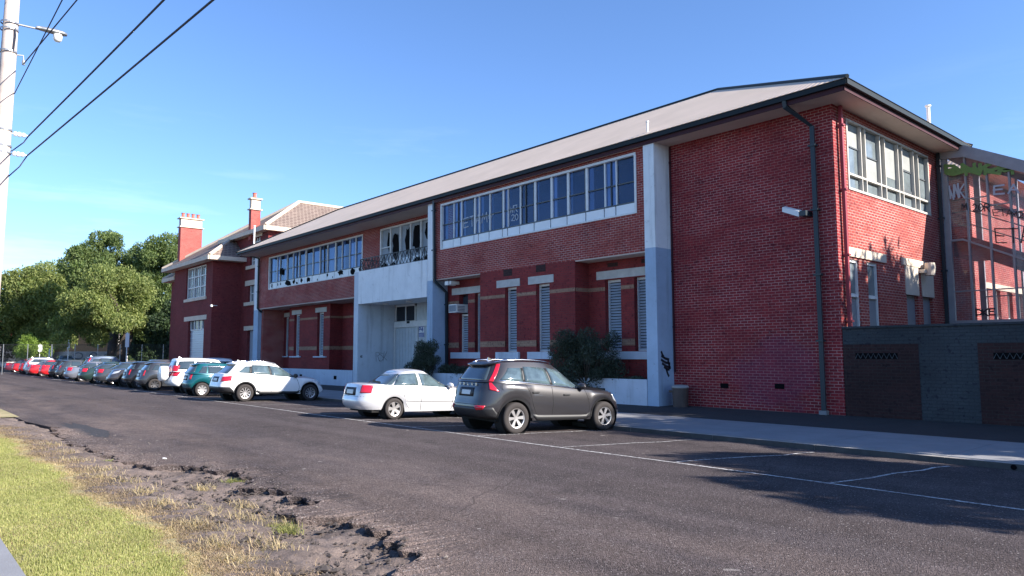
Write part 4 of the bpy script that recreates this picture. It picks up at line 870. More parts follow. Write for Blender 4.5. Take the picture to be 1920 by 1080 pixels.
def carpaint(name, col, metal=.35, rough=.32):
    if name not in MATS:
        t = NT(name); t.set(Base_Color=t.mix(t.ramp(t.noise(t.obj(), 2.0, 4), .3, .7), tuple(c*.93 for c in col), col), Metallic=metal, Roughness=rough); t.p.inputs['Coat Weight'].default_value = .8; t.p.inputs['Coat Roughness'].default_value = .06
    return name
def make_car(spec, loc, rz, label, group='cars parked nose-in along the building'):
    g = spec; Ln, W2, H = g['L'], g['W']/2, g['H']; xr1, xw1 = -g['rear_oh'], 0.; wb = g['wb']; xf1 = Ln-g['rear_oh']; r = g['wr']; ra = r*g.get('arch', 1.17)
    sill = g.get('sill', .24); zs_t = g['shoulder']                      # (x, z)
    root = empty('parked_car', loc, label, 'car', group, rz)
    def zb(x, y):
        z = sill+.0
        if x < xw1-ra: z = g.get('bumper_z', .30)
        if x > xw1+wb+ra: z = g.get('fbumper_z', .24)
        for xw in (xw1, xw1+wb):
            if abs(x-xw) < ra: z = max(z, r+math.sqrt(ra*ra-(x-xw)**2))
        return z
    T = np.linspace(0, 1, 13); rows = []
    for t in T:
        xr = xr1+lin(g['rear'], t); xf = xf1-lin(g['front'], t); w_ = W2*lin(g.get('side', [(0, .955), (.25, .985), (.5, 1.), (.72, .995), (.9, .965), (1, .93)]), t)
        x, y = ring(xr, xf, w_, g.get('nr', 5.0), g.get('nf', 3.4))
        sgn = np.abs(y)/w_; zt = np.array([smo(zs_t, xx) for xx in x]); zbt = np.array([zb(xx, yy) for xx, yy in zip(x, y)])
        rows.append(np.stack([x, y, zbt+(zt-zbt)*t], -1))
    lo = Surf(np.stack(rows)); lo.cx = wb/2; N = lo.N
    m = MB(); G = lo.G; m.v = [tuple(p) for p in G.reshape(-1, 3).tolist()]
    for k in range(len(T)-1):
        for i in range(N): j = (i+1) % N; m.f.append((k*N+i, (k+1)*N+i, (k+1)*N+j, k*N+j)); m.m.append(0)
    top = G[-1]; h = N//2; MM = 8; base = len(m.v); cols = []
    for i in range(h+1):
        a, b = top[i], top[(-i) % N]; col = []
        for q in range(MM+1):
            u = q/MM; p = a*(1-u)+b*u; yy = 2*u-1; wy = abs(a[1])/W2; p = p.copy(); p[2] += lin(g.get('crown', [(0, .05)]), p[0])*(1-yy**2)*min(1, wy*1.5); col.append(len(m.v)); m.v.append(tuple(p))
        cols.append(col)
    for i in range(h):
        for q in range(MM): m.f.append((cols[i][q], cols[i+1][q], cols[i+1][q+1], cols[i][q+1])); m.m.append(0)
    # greenhouse
    gh = g['house']; S_ = np.linspace(0, 1, 9); rows = []
    def base_z(x): return smo(zs_t, x)-.03
    def roof_z(x): return smo(g['roof'], x)
    for s_ in S_:
        xr = gh['r0']+(gh['r1']-gh['r0'])*s_**gh.get('er', 1.0); xf = gh['f0']+(gh['f1']-gh['f0'])*s_; w_ = W2*(gh['w0']+(gh['w1']-gh['w0'])*s_**1.3)
        x, y = ring(xr, xf, w_, gh.get('nr', 5.5), gh.get('nf', 4.5)); rows.append(np.stack([x, y, np.array([base_z(a)*(1-s_)+roof_z(a)*s_ for a in x])], -1))
    hi = Surf(np.stack(rows)); hi.cx = (gh['r1']+gh['f1'])/2; H_ = hi.G; b0 = len(m.v); m.v += [tuple(p) for p in H_.reshape(-1, 3).tolist()]
    for k in range(len(S_)-1):
        for i in range(N): j = (i+1) % N; m.f.append((b0+k*N+i, b0+(k+1)*N+i, b0+(k+1)*N+j, b0+k*N+j)); m.m.append(0)
    top = H_[-1]; cols = []
    for i in range(h+1):
        a, b = top[i], top[(-i) % N]; col = []
        for q in range(MM+1):
            u = q/MM; p = (a*(1-u)+b*u).copy(); yy = 2*u-1; e = min(1, abs(a[1])/(W2*.5)); p[2] += .055*(1-yy**2)*e; col.append(len(m.v)); m.v.append(tuple(p))
        cols.append(col)
    for i in range(h):
        for q in range(MM): m.f.append((cols[i][q], cols[i+1][q], cols[i+1][q+1], cols[i][q+1])); m.m.append(0)
    def child(mb, nm, mt, smooth=True, par=None):
        o = mb.build(nm, mt, None, smooth); o.parent = par or root; return o
    body = child(m, 'body', g['paint'], True)
    # dark underbody and wheel wells
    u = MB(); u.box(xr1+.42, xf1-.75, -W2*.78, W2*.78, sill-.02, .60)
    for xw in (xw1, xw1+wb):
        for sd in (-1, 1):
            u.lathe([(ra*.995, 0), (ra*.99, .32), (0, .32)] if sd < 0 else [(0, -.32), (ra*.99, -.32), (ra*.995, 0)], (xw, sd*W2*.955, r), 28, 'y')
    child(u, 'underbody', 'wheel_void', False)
    # dark cladding round the arches and along the sills
    if g.get('clad'):
        c = MB(); hh = g['clad']
        for sd in (-1, 1):
            for xw in (xw1, xw1+wb):
                P = []
                for k in range(25):
                    th = PI*k/24; ca, sa = math.cos(th), math.sin(th)
                    for rr in (ra*.985, ra+hh): 
                        x_, z_ = xw+rr*ca, r+rr*sa; z0 = zb(x_, 0) if False else 0
                        P.append((x_, z_))
                b_ = len(c.v)
                for x_, z_ in P:
                    zt = smo(zs_t, x_); zz = zb(x_, 0); zz = min(zz, z_); t = (z_-zz)/max(.05, zt-zz); p = lo.px(x_, min(1, max(.0, t)), sd); q = lo.P(p, min(1, max(0, t))); c.v.append((x_, q.y+sd*.012, z_))
                for k in range(24): q = b_+2*k; c.f.append((q, q+1, q+3, q+2)); c.m.append(0)
            xa, xb = xw1+ra, xw1+wb-ra; patch(c, lo, [(lo.px(xa, 0, sd), 0), (lo.px(xb, 0, sd), 0), (lo.px(xb, .16, sd), .16), (lo.px(xa, .16, sd), .16)], .012, 10, 2)
        child(c, 'cladding', 'trim_black')
    # rear lower bumper band (dark) wrapped round the back
    if g.get('rear_dark'):
        c = MB(); t1 = g['rear_dark']; pe = lo.px(xw1-ra*1.02, t1*.6, -1); patch(c, lo, [(-pe, .0), (pe, .0), (pe*.86, t1), (-pe*.86, t1)], .008, 40, 4); child(c, 'lower_bumper', g.get('rear_dark_mat', 'trim_black'))
    c = MB(); pe = lo.px(xf1-.25, .2, -1); patch(c, lo, [(pe+.03, .12), (1-pe-.03, .12), (1-pe-.04, .34), (pe+.04, .34)], .006, 30, 2); child(c, 'front_grille', 'trim_black')
    # door seams and trim
    c = MB()
    for (xa, ta, xb, tb) in g.get('seams', []):
        for sd in (-1, 1):
            e = .006; patch(c, lo, [(lo.px(xa-e, ta, sd), ta), (lo.px(xa+e, ta, sd), ta), (lo.px(xb+e, tb, sd), tb), (lo.px(xb-e, tb, sd), tb)], .003, 1, 10)
    for sd in (-1, 1):
        if g.get('side_strip'):
            xa, xb = xw1+ra+.02, xw1+wb-ra-.02; t0 = g['side_strip']; patch(c, lo, [(lo.px(xa, t0, sd), t0), (lo.px(xb, t0, sd), t0), (lo.px(xb, t0+.018, sd), t0+.018), (lo.px(xa, t0+.018, sd), t0+.018)], .006, 12, 1)
    t0 = g.get('tail_seam')
    if t0: p = lo.py(W2*.72, t0); patch(c, lo, [(-abs(p), t0), (abs(p), t0), (abs(p), t0+.012), (-abs(p), t0+.012)], .003, 12, 1)
    child(c, 'door_seam', 'wheel_void')
    # side glass: (x_bottom_a, x_bottom_b, x_top_b, x_top_a, s_bottom, s_top)
    tr = MB()
    for (a, b, c_, d_, s0, s1) in g['glass']:
        for sd in (-1, 1):
            w_ = MB(); C4 = [(hi.px(a, s0, sd), s0), (hi.px(b, s0, sd), s0), (hi.px(c_, s1, sd), s1), (hi.px(d_, s1, sd), s1)]
            patch(w_, hi, C4, .004, 8, 5); child(w_, 'side_window', g.get('glassmat', 'car_glass_light'))
    if g.get('chrome_line'):
        for sd in (-1, 1):
            a = g['glass'][0][0]-.02; b = g['glass'][-1][1]+.02; s0 = g['glass'][0][4]; patch(tr, hi, [(hi.px(a, s0-.05, sd), s0-.05), (hi.px(b, s0-.05, sd), s0-.05), (hi.px(b, s0, sd), s0), (hi.px(a, s0, sd), s0)], .010, 24, 1)
            if g['chrome_line'] > 1:
                s1 = g['glass'][0][5]; a = g['glass'][0][3]; b = g['glass'][-1][2]; patch(tr, hi, [(hi.px(a, s1, sd), s1), (hi.px(b, s1, sd), s1), (hi.px(b, s1+.05, sd), s1+.05), (hi.px(a, s1+.05, sd), s1+.05)], .010, 24, 1)
        child(tr, 'window_trim', 'chrome')
    # pillars between the panes
    pl = MB()
    for (a, b, c_, d_, s0, s1), (a2, b2, c2, d2, _, _) in zip(g['glass'], g['glass'][1:]):
        for sd in (-1, 1):
            if g.get('blackpillar'): patch(pl, hi, [(hi.px(b, s0, sd), s0), (hi.px(a2, s0, sd), s0), (hi.px(d2, s1, sd), s1), (hi.px(c_, s1, sd), s1)], .003, 2, 4)
    if pl.v: child(pl, 'pillar', 'trim_black')
    # rear glass and windscreen
    s0, s1, f0, f1 = g['rearglass']; w_ = MB(); hw0, hw1 = W2*gh['w0']*f0, W2*gh['w1']*f1
    patch(w_, hi, [(hi.py(hw0, s0), s0), (hi.py(-hw0, s0), s0), (hi.py(-hw1, s1), s1), (hi.py(hw1, s1), s1)], .005, 14, 6); child(w_, 'rear_window', 'car_glass')
    w_ = MB(); patch(w_, hi, [(hi.py(-W2*gh['w0']*.86, .06, False), .06), (hi.py(W2*gh['w0']*.86, .06, False), .06), (hi.py(W2*gh['w1']*.84, .93, False), .93), (hi.py(-W2*gh['w1']*.84, .93, False), .93)], .005, 14, 6); child(w_, 'windscreen', 'car_glass_light')
    # lights
    for (surf, cr_, mt) in g['tails']:
        S = lo if surf == 'lo' else hi
        for sd in (-1, 1):
            c = MB(); C4 = []
            for kind, v, t in cr_: C4.append(((S.py(-v, t) if kind == 'y' else S.px(v, t, -1)), t))
            if sd > 0: C4 = [(-p, t) for p, t in C4]
            patch(c, S, C4, .012, 8, 6); child(c, 'tail_light', mt)
    for (cr_, mt) in g.get('heads', [([('y', .45, .58), ('x', xf1-.42, .72), ('x', xf1-.5, .93), ('y', .5, .80)], 'lamp_clear')]):
        for sd in (-1, 1):
            c = MB(); C4 = []
            for kind, v, t in cr_: C4.append(((lo.py(-v, t, False) if kind == 'y' else lo.px(v, t, -1)), t))
            if sd > 0: C4 = [(1-p, t) for p, t in C4]
            patch(c, lo, C4, .010, 8, 4); child(c, 'headlight', mt)
    # plates
    for rear, t0 in ((True, g.get('plate_t', .6)), (False, .3)):
        c = MB(); p0, p1 = lo.py(.19, t0, rear), lo.py(-.19, t0, rear); dt = .11/(smo(zs_t, xr1 if rear else xf1)-.3); patch(c, lo, [(p0, t0), (p1, t0), (p1, t0+dt), (p0, t0+dt)], .016, 4, 1)
        if rear:
            q0, q1 = lo.py(.33, t0, True), lo.py(-.33, t0, True); r_ = MB(); patch(r_, lo, [(q0, t0-dt*.4), (q1, t0-dt*.4), (q1, t0+dt*1.6), (q0, t0+dt*1.6)], .006, 8, 2); child(r_, 'plate_recess', g.get('recess', 'trim_black'))
        child(c, 'number_plate', 'plate_white', False)
    # mirrors, handles, rails
    xm = gh['f0']-.42
    for sd in (-1, 1):
        c = MB(); q = hi.P(hi.px(xm, .12, sd), .12)
        c.lathe([(0, -.14), (.07, -.12), (.095, 0), (.08, .1), (0, .13)], (q.x, q.y+sd*.13, q.z+.06), 10, 'y'); c.box(q.x-.03, q.x+.03, q.y-.02, q.y+sd*.08, q.z, q.z+.05)
        for i, v in enumerate(c.v): c.v[i] = (q.x+(v[0]-q.x)*.8, v[1], v[2])
        child(c, 'mirror', g.get('mirror', g['paint']))
        for hx in g.get('handles', []):
            c = MB(); t = g.get('handle_t', .80); p = lo.P(lo.px(hx, t, sd), t); c.box(p.x-.10, p.x+.09, p.y+sd*.004, p.y+sd*.032, p.z-.018, p.z+.014); child(c, 'door_handle', g.get('handle_mat', g['paint']), False)
        if g.get('rails'):
            c = MB(); P = []
            for k in range(11):
                x = gh['r1']+.12+(gh['f1']+.1-gh['r1']-.25)*k/10; q = hi.P(hi.px(x, 1., sd), 1.); P.append((x, q.y-sd*.05, q.z+(.055 if 0 < k < 10 else .02)))
            c.tube(P, .017, 6); child(c, 'roof_rail', g['rails'])
    if g.get('aerial'):
        c = MB(); z = roof_z(gh['r1']+.25)+.05; c.add([(gh['r1']+.22, -.02, z), (gh['r1']+.22, .02, z), (gh['r1']+.42, 0, z), (gh['r1']+.24, 0, z+.09)], [(0, 1, 3), (1, 2, 3), (2, 0, 3)]); child(c, 'aerial', g.get('rails') or g['paint'], False)
    if g.get('spoiler'):
        c = MB(); s_ = .97; a = [hi.P(hi.py(y, s_), s_) for y in np.linspace(W2*.60, -W2*.60, 9)]; zt = [p.z+.045 for p in a]
        for q, r2 in zip(zip(a, zt), zip(a[1:], zt[1:])):
            (p, z1), (p2, z2) = q, r2; c.add([(p.x+.1, p.y, z1+.015), (p2.x+.1, p2.y, z2+.015), (p2.x-.10, p2.y, z2-.03), (p.x-.10, p.y, z1-.03), (p.x-.09, p.y, z1-.06), (p2.x-.09, p2.y, z2-.06), (p2.x+.1, p2.y, z2-.06), (p.x+.1, p.y, z1-.06)], [(0, 1, 2, 3), (3, 2, 5, 4), (4, 5, 6, 7)])
        child(c, 'spoiler', g['paint'])
    if g.get('exhaust'): c = MB(); c.tube([(xr1+.02, -.5, .27), (xr1+.35, -.5, .27)], .035, 10); child(c, 'exhaust', 'chrome')
    if g.get('reflector'):
        for sd in (-1, 1):
            c = MB(); t0 = .22; C4 = [(lo.py(-(W2-.42), t0), t0), (lo.px(xr1+.12, t0, -1), t0+.02), (lo.px(xr1+.16, t0+.1, -1), t0+.12), (lo.py(-(W2-.50), t0+.1), t0+.12)]
            if sd > 0: C4 = [(-p, t) for p, t in C4]
            patch(c, lo, C4, .016, 6, 2); child(c, 'fog_lamp', 'tail_red')
    if g.get('fuel'):
        c = MB(); q = lo.P(lo.px(g['fuel'], .8, -1), .8); c.lathe([(.098, -.004), (.104, -.006), (.104, 0)], q, 24, 'y'); child(c, 'fuel_flap', 'wheel_void')
    if g.get('letters'):
        c = MB(); tt = g['letters'][1]; n = len(g['letters'][0])
        for i, ch in enumerate(g['letters'][0]):
            y = .37-.74*i/(n-1); q = lo.P(lo.py(y, tt), tt); strokes(c, ch, q+Vector((-.012, .025, 0)), (0, -1, 0), (0, 0, 1), (-1, 0, 0), .052, .055, .012, 0, 0, .006)
        child(c, 'lettering', 'chrome', False)
    if g.get('spare'):
        c = MB(); z = .93; c2 = [(0, -.26), (.30, -.26), (.36, -.22), (.375, -.1), (.375, .10), (0, .12)]
        for (rr, hgt) in c2: pass
        b_ = len(c.v)
        for (rr, hgt) in c2:
            for k in range(32): t = 2*PI*k/32; c.v.append((xr1+.02-.1+hgt*1.0, rr*math.cos(t)+.05, z+rr*math.sin(t)))
        for i in range(len(c2)-1):
            for k in range(32): q = b_+i*32; c.f.append((q+k, q+32+k, q+32+(k+1) % 32, q+(k+1) % 32)); c.m.append(0)
        child(c, 'spare_wheel_cover', g['spare'])
    # wheels
    ty, rm, vo = wheel_meshes(r, g.get('tw', .23), r*g.get('rimf', .63), g.get('wheel', 'five'))
    tyo = roo = voo = None
    for xw in (xw1, xw1+wb):
        for sd in (-1, 1):
            w_ = bpy.data.objects.new('wheel', None); COL.objects.link(w_); w_.parent = root; w_.location = (xw, sd*(W2-g.get('tw', .23)/2-.015), r); w_.rotation_euler = (0, rnd.uniform(0, 1.2), 0 if sd < 0 else PI); w_.empty_display_size = .1
            if tyo is None:
                tyo = child(ty, 'tyre', 'rubber', True, w_); roo = child(rm, 'rim', g.get('rim', 'rim_metal'), False, w_); voo = child(vo, 'wheel_dark_disc', 'wheel_void', False, w_)
            else:
                for o in (tyo, roo, voo): q = o.copy(); COL.objects.link(q); q.parent = w_
    return root

# profiles: x runs forward from the rear axle
def SUVS(**k):
    d = dict(L=4.62, W=1.89, H=1.71, wb=2.77, rear_oh=.92, wr=.368, tw=.235, rimf=.62, wheel='six', sill=.30, bumper_z=.36, fbumper_z=.27, arch=1.17,
      rear=[(0, .16), (.12, .04), (.3, 0), (.5, .05), (.75, .09), (1, .17)], front=[(0, .18), (.15, .04), (.4, 0), (.7, .1), (1, .24)],
      shoulder=[(-.92, 1.22), (-.6, 1.23), (.2, 1.17), (1.5, 1.07), (2.4, 1.02), (3.0, .99), (3.4, .92), (3.60, .85), (3.70, .78)], crown=[(-1, .03), (2.2, .03), (2.6, .085), (3.3, .09), (3.7, .05)],
      house=dict(r0=-.80, r1=-.50, f0=2.42, f1=1.45, w0=.93, w1=.68, nr=4.6, nf=4.2), roof=[(-.6, 1.60), (-.3, 1.655), (.3, 1.69), (.9, 1.675), (1.5, 1.585), (2.4, 1.3)],
      glass=[(-.42, .20, .22, -.14, .14, .74), (.27, 1.02, .93, .29, .12, .80), (1.10, 2.12, 1.42, 1.0, .10, .82)], rearglass=(.10, .90, .70, .74),
      seams=[(.62, .12, .26, 1.), (1.06, .04, 1.06, 1.), (2.20, .04, 2.12, 1.)], handles=[.55, 1.5], tail_seam=.36, rails='chrome', blackpillar=True, chrome_line=1, aerial=True, spoiler=True, clad=.05, rear_dark=.26,
      tails=[('lo', [('y', .74, .76), ('x', -.46, .72), ('x', -.62, .998), ('y', .66, .998)], 'tail_red'), ('hi', [('y', .68, .03), ('x', -.58, .03), ('x', -.30, .95), ('y', .56, .95)], 'tail_red')], reflector=True, plate_t=.62)
    d.update(k); return d
def SEDAN(**k):
    d = dict(L=4.50, W=1.74, H=1.44, wb=2.62, rear_oh=1.06, wr=.305, tw=.195, rimf=.66, wheel='five', sill=.22, bumper_z=.28, fbumper_z=.2, arch=1.15,
      rear=[(0, .14), (.15, .03), (.35, 0), (.55, .05), (.8, .07), (1, .12)], front=[(0, .14), (.15, .03), (.4, 0), (.7, .08), (1, .22)], nr=4.2,
      shoulder=[(-1.06, .98), (-.6, 1.0), (.1, .96), (1.4, .92), (2.1, .90), (2.9, .82), (3.3, .72), (3.44, .64)], crown=[(-1, .03), (2, .03), (2.4, .07), (3.4, .05)],
      house=dict(r0=-.52, r1=.32, f0=2.32, f1=1.25, w0=.92, w1=.64, nr=4.0, nf=4.2), roof=[(-.3, 1.16), (.3, 1.345), (.8, 1.40), (1.2, 1.375), (1.6, 1.28), (2.3, 1.0)],
      glass=[(-.28, -.06, .22, .17, .14, .70), (.0, .83, .80, .28, .12, .86), (.91, 2.0, 1.36, .88, .10, .86)], rearglass=(.10, .90, .84, .84),
      seams=[(.48, .12, .05, 1.), (.87, .05, .87, 1.), (1.95, .05, 1.90, 1.)], handles=[.28, 1.25], side_strip=.40, tail_seam=.52,
      tails=[('lo', [('y', .50, .66), ('x', -.70, .66), ('x', -.62, .95), ('y', .50, .97)], 'tail_red')], plate_t=.62)
    d.update(k); return d
def HATCH(**k):
    d = dict(L=4.0, W=1.72, H=1.5, wb=2.5, rear_oh=.72, wr=.31, tw=.2, rimf=.64, wheel='cap', sill=.24, bumper_z=.3, fbumper_z=.22, arch=1.15,
      rear=[(0, .14), (.15, .03), (.35, 0), (.55, .06), (.8, .09), (1, .13)], front=[(0, .14), (.15, .03), (.4, 0), (.7, .08), (1, .22)], nr=3.8,
      shoulder=[(-.72, 1.03), (-.4, 1.04), (.3, .99), (1.3, .95), (2.1, .93), (2.8, .82), (3.28, .64)], crown=[(-1, .02), (2, .03), (2.4, .07), (3.4, .05)],
      house=dict(r0=-.56, r1=-.24, f0=2.3, f1=1.25, w0=.93, w1=.66, nr=4.0, nf=4.2), roof=[(-.4, 1.36), (0, 1.45), (.5, 1.47), (1.0, 1.46), (1.4, 1.40), (2.3, 1.1)],
      glass=[(-.18, .15, .2, .0, .16, .72), (.22, .85, .82, .24, .14, .84), (.93, 2.0, 1.36, .9, .12, .84)], rearglass=(.16, .90, .80, .82),
      seams=[(.5, .12, .15, 1.), (.9, .05, .9, 1.), (1.95, .05, 1.9, 1.)], handles=[.35, 1.25], tail_seam=.46, rear_dark=.12, spoiler=True,
      tails=[('lo', [('y', .56, .60), ('x', -.50, .62), ('x', -.42, .99), ('y', .56, .99)], 'tail_red')], plate_t=.60)
    d.update(k); return d
P_ = carpaint
gy = P_('paint_charcoal', (.038, .036, .040), .35, .30); wh = P_('paint_white', (.88, .87, .85), 0., .4); sv = P_('paint_silver', (.66, .66, .68), .4, .34); te = P_('paint_teal', (.008, .105, .125), .25)
bk = P_('paint_black', (.018, .018, .022), .3); dg = P_('paint_dark_grey', (.07, .075, .085), .5); gr = P_('paint_dark_green', (.022, .045, .040), .3); sg = P_('paint_silver_grey', (.22, .23, .27), .5); bl = P_('paint_blue_grey', (.10, .13, .19), .4)
rd = P_('paint_red', (.62, .02, .025), .15); br_ = P_('paint_brown_grey', (.075, .07, .075), .4); mr_ = P_('paint_maroon', (.16, .02, .045), .3)
def hd(deg): return PI/2-math.radians(deg)
def at(y, dz=.0): return gz(y)+dz
def tilt(o):  # nose down the cross-fall towards the gutter
    o.rotation_euler = (0, math.radians(1.9), 0); return o
def park(spec, x, y, deg, label, flip=False, **kw):
    wb = spec['wb']; W2 = spec['W']/2; a = hd(deg)+(PI if flip else 0); f = Vector((math.cos(a), math.sin(a)))
    # x,y = contact of the rear right wheel (front left one when flipped)
    rt = Vector((f.y, -f.x)); c = Vector((x, y))-rt*(W2-.12)
    if flip: c = Vector((x, y))+rt*(W2-.12)*1.0-f*wb
    z0 = gz(c.y); z1 = gz(c.y+f.y*wb); o = make_car(spec, (c.x, c.y, z0), 0, label, **kw)
    o.rotation_mode = 'XYZ'; o.rotation_euler = (0, -math.atan2(z1-z0, wb), a); return o
park(SUVS(paint=gy, letters=('VOLVO', .87), fuel=-.30, handle_mat='trim_black', rear_dark=.30), -12.98, 11.42, 6.5, 'charcoal grey SUV with tall red tail lights, nearest the camera')
park(SEDAN(paint=sv), -18.15, 11.30, 2.5, 'silver white four-door sedan beside the charcoal SUV')
park(SUVS(paint=wh, L=4.58, W=1.86, wb=2.76, rear_oh=.97, nr=6.0, wr=.345, wheel='ten', clad=.045, rear_dark=.30, sill=.30, glassmat='car_glass_light', letters=None, chrome_line=0, mirror='trim_black', reflector=False, tail_seam=None,
     shoulder=[(-.97, 1.07), (-.5, 1.09), (.2, 1.04), (1.5, .98), (2.4, .95), (3.1, .88), (3.5, .74)], roof=[(-.5, 1.46), (-.2, 1.51), (.4, 1.545), (1.0, 1.53), (1.5, 1.45), (2.5, 1.2)],
     house=dict(r0=-.78, r1=-.30, f0=2.5, f1=1.5, w0=.92, w1=.66, nr=4.2, nf=4.2), tails=[('lo', [('y', .56, .58), ('x', -.56, .64), ('x', -.52, .90), ('y', .56, .84)], 'tail_red')],
     glass=[(-.32, .15, .2, .02, .2, .75), (.25, 1.0, .93, .28, .16, .84), (1.08, 2.15, 1.5, 1.0, .12, .84)]), -28.95, 11.12, 0.5, 'white SUV with ten-spoke wheels, between the teal hatchback and the silver sedan')
park(HATCH(paint=te, chrome_line=2, glassmat='car_glass', rear_oh=.62), -33.8, 11.05, 3, 'teal green hatchback tucked behind the white SUV')
park(SUVS(paint=wh, L=4.55, W=1.78, wb=2.62, rear_oh=.86, wr=.345, spare=wh, letters=None, clad=0, rear_dark=0, reflector=False, rails=None, spoiler=False, blackpillar=False, chrome_line=0,
     shoulder=[(-.95, 1.08), (.2, 1.05), (1.5, 1.02), (2.4, 1.0), (3.1, .93), (3.6, .78)], roof=[(-.6, 1.62), (-.2, 1.66), (.5, 1.68), (1.1, 1.66), (1.6, 1.58), (2.5, 1.3)],
     house=dict(r0=-.80, r1=-.60, f0=2.5, f1=1.5, w0=.93, w1=.70, nr=5.5, nf=4.2), rearglass=(.2, .88, .8, .8), glassmat='car_glass',
     tails=[('lo', [('y', .74, .66), ('x', -.84, .66), ('x', -.84, .99), ('y', .74, .99)], 'tail_red'), ('hi', [('y', .74, .04), ('x', -.84, .04), ('x', -.72, .5), ('y', .69, .5)], 'tail_red')],
     glass=[(-.62, .12, .2, -.48, .2, .85), (.25, 1.0, .93, .28, .16, .84), (1.08, 2.15, 1.5, 1.0, .12, .84)]), -37.0, 11.5, 2, 'boxy white four-wheel drive with a white spare wheel cover on its tailgate')
park(HATCH(paint=dg, rim='rim_dark', glassmat='car_glass'), -41.0, 11.0, 2, 'dark grey rounded hatchback left of the spare wheel cover')
park(HATCH(paint=bk, glassmat='car_glass'), -44.1, 11.05, 2, 'black hatchback with a bright wheel, left of the dark grey hatchback')
park(SUVS(paint=br_, letters=None, wheel='five', rim='rim_dark', W=1.86, heads=[([('y', .42, .70), ('x', 3.2, .80), ('x', 3.1, .95), ('y', .45, .92)], 'lamp_clear')], glassmat='car_glass', clad=.03, rails=None,
     roof=[(-.5, 1.50), (-.2, 1.56), (.5, 1.60), (1.1, 1.59), (1.6, 1.53), (2.5, 1.32)]), -47.0, 11.1, 2, 'dark grey SUV parked facing the road with bright headlights', flip=True)
park(SUVS(paint=wh, letters=None, wheel='five', rails='chrome', clad=0, chrome_line=0, reflector=False, roof=[(-.5, 1.56), (-.2, 1.66), (.5, 1.70), (1.1, 1.69), (1.6, 1.62), (2.5, 1.4)], glassmat='car_glass'), -42.6, 14.3, 2, 'white-roofed wagon half hidden behind the black and dark grey hatchbacks')
park(SEDAN(paint=gr, chrome_line=2, glassmat='car_glass', L=4.8), -53.3, 10.9, 2, 'dark green sedan left of the SUV with headlights')
park(SEDAN(paint=sg, rim='rim_dark', L=4.6, glassmat='car_glass', chrome_line=2), -58.4, 10.95, 2, 'silver grey coupe left of the dark green sedan')
park(SUVS(paint=bl, letters=None, clad=0, L=4.8, rails=None, reflector=False, rear_dark=0, glassmat='car_glass', wheel='five', roof=[(-.5, 1.66), (-.2, 1.74), (.5, 1.80), (1.1, 1.79), (1.6, 1.72), (2.5, 1.4)]), -61.2, 12.3, 2, 'tall blue grey people carrier rising behind the silver grey coupe')
park(HATCH(paint=dg, L=4.2, glassmat='car_glass', H=1.5, tails=[('lo', [('y', .56, .60), ('x', -.50, .62), ('x', -.46, .99), ('y', .6, .99)], 'tail_red')]), -64.2, 11.0, 2, 'grey hatchback with red tail light, between the tall people carrier and the two red sedans')
park(SEDAN(paint=rd, glassmat='car_glass', chrome_line=1), -71.0, 11.25, 2, 'red sedan with white lamp glint, right one of the red pair')
park(SEDAN(paint=rd, glassmat='car_glass', rim='rim_dark'), -74.9, 11.0, 2, 'bright red sedan, left one of the red pair')
park(SUVS(paint=sv, letters=None, clad=0, rear_dark=0, reflector=False, wheel='five', glassmat='car_glass', chrome_line=2, roof=[(-.5, 1.50), (-.2, 1.57), (.5, 1.60), (1.1, 1.59), (1.6, 1.53), (2.5, 1.3)]), -81.2, 11.3, 2, 'silver wagon with tall tail lights between the red cars')
park(SEDAN(paint=rd, glassmat='car_glass'), -88.6, 11.4, 2, 'red sedan with grey wheel, left of the silver wagon')
park(SEDAN(paint=mr_, glassmat='car_glass', chrome_line=2), -94.6, 11.4, 2, 'maroon and dark sedan at the far left end of the row')
park(SUVS(paint=bk, letters=None, glassmat='car_glass', chrome_line=0, rails='chrome', roof=[(-.5, 1.8), (-.2, 1.86), (.5, 1.88), (1.1, 1.86), (1.6, 1.75), (2.5, 1.4)]), -97.5, 15.5, 88, 'dark van roof showing behind the maroon sedan', group='cars parked further back')
park(SEDAN(paint=dg, glassmat='car_glass'), -50.3, 11.2, 2, 'dark grey sedan squeezed between the SUV with headlights and the dark green sedan')
park(HATCH(paint=bk, glassmat='car_glass'), -67.7, 11.1, 2, 'black hatchback between the grey hatchback and the right red sedan')
park(SEDAN(paint=sg, glassmat='car_glass', chrome_line=1), -78.1, 11.2, 2, 'silver grey sedan between the left red sedan and the silver wagon')
park(HATCH(paint=rd, glassmat='car_glass'), -84.9, 11.2, 2, 'small red hatchback directly left of the silver wagon')
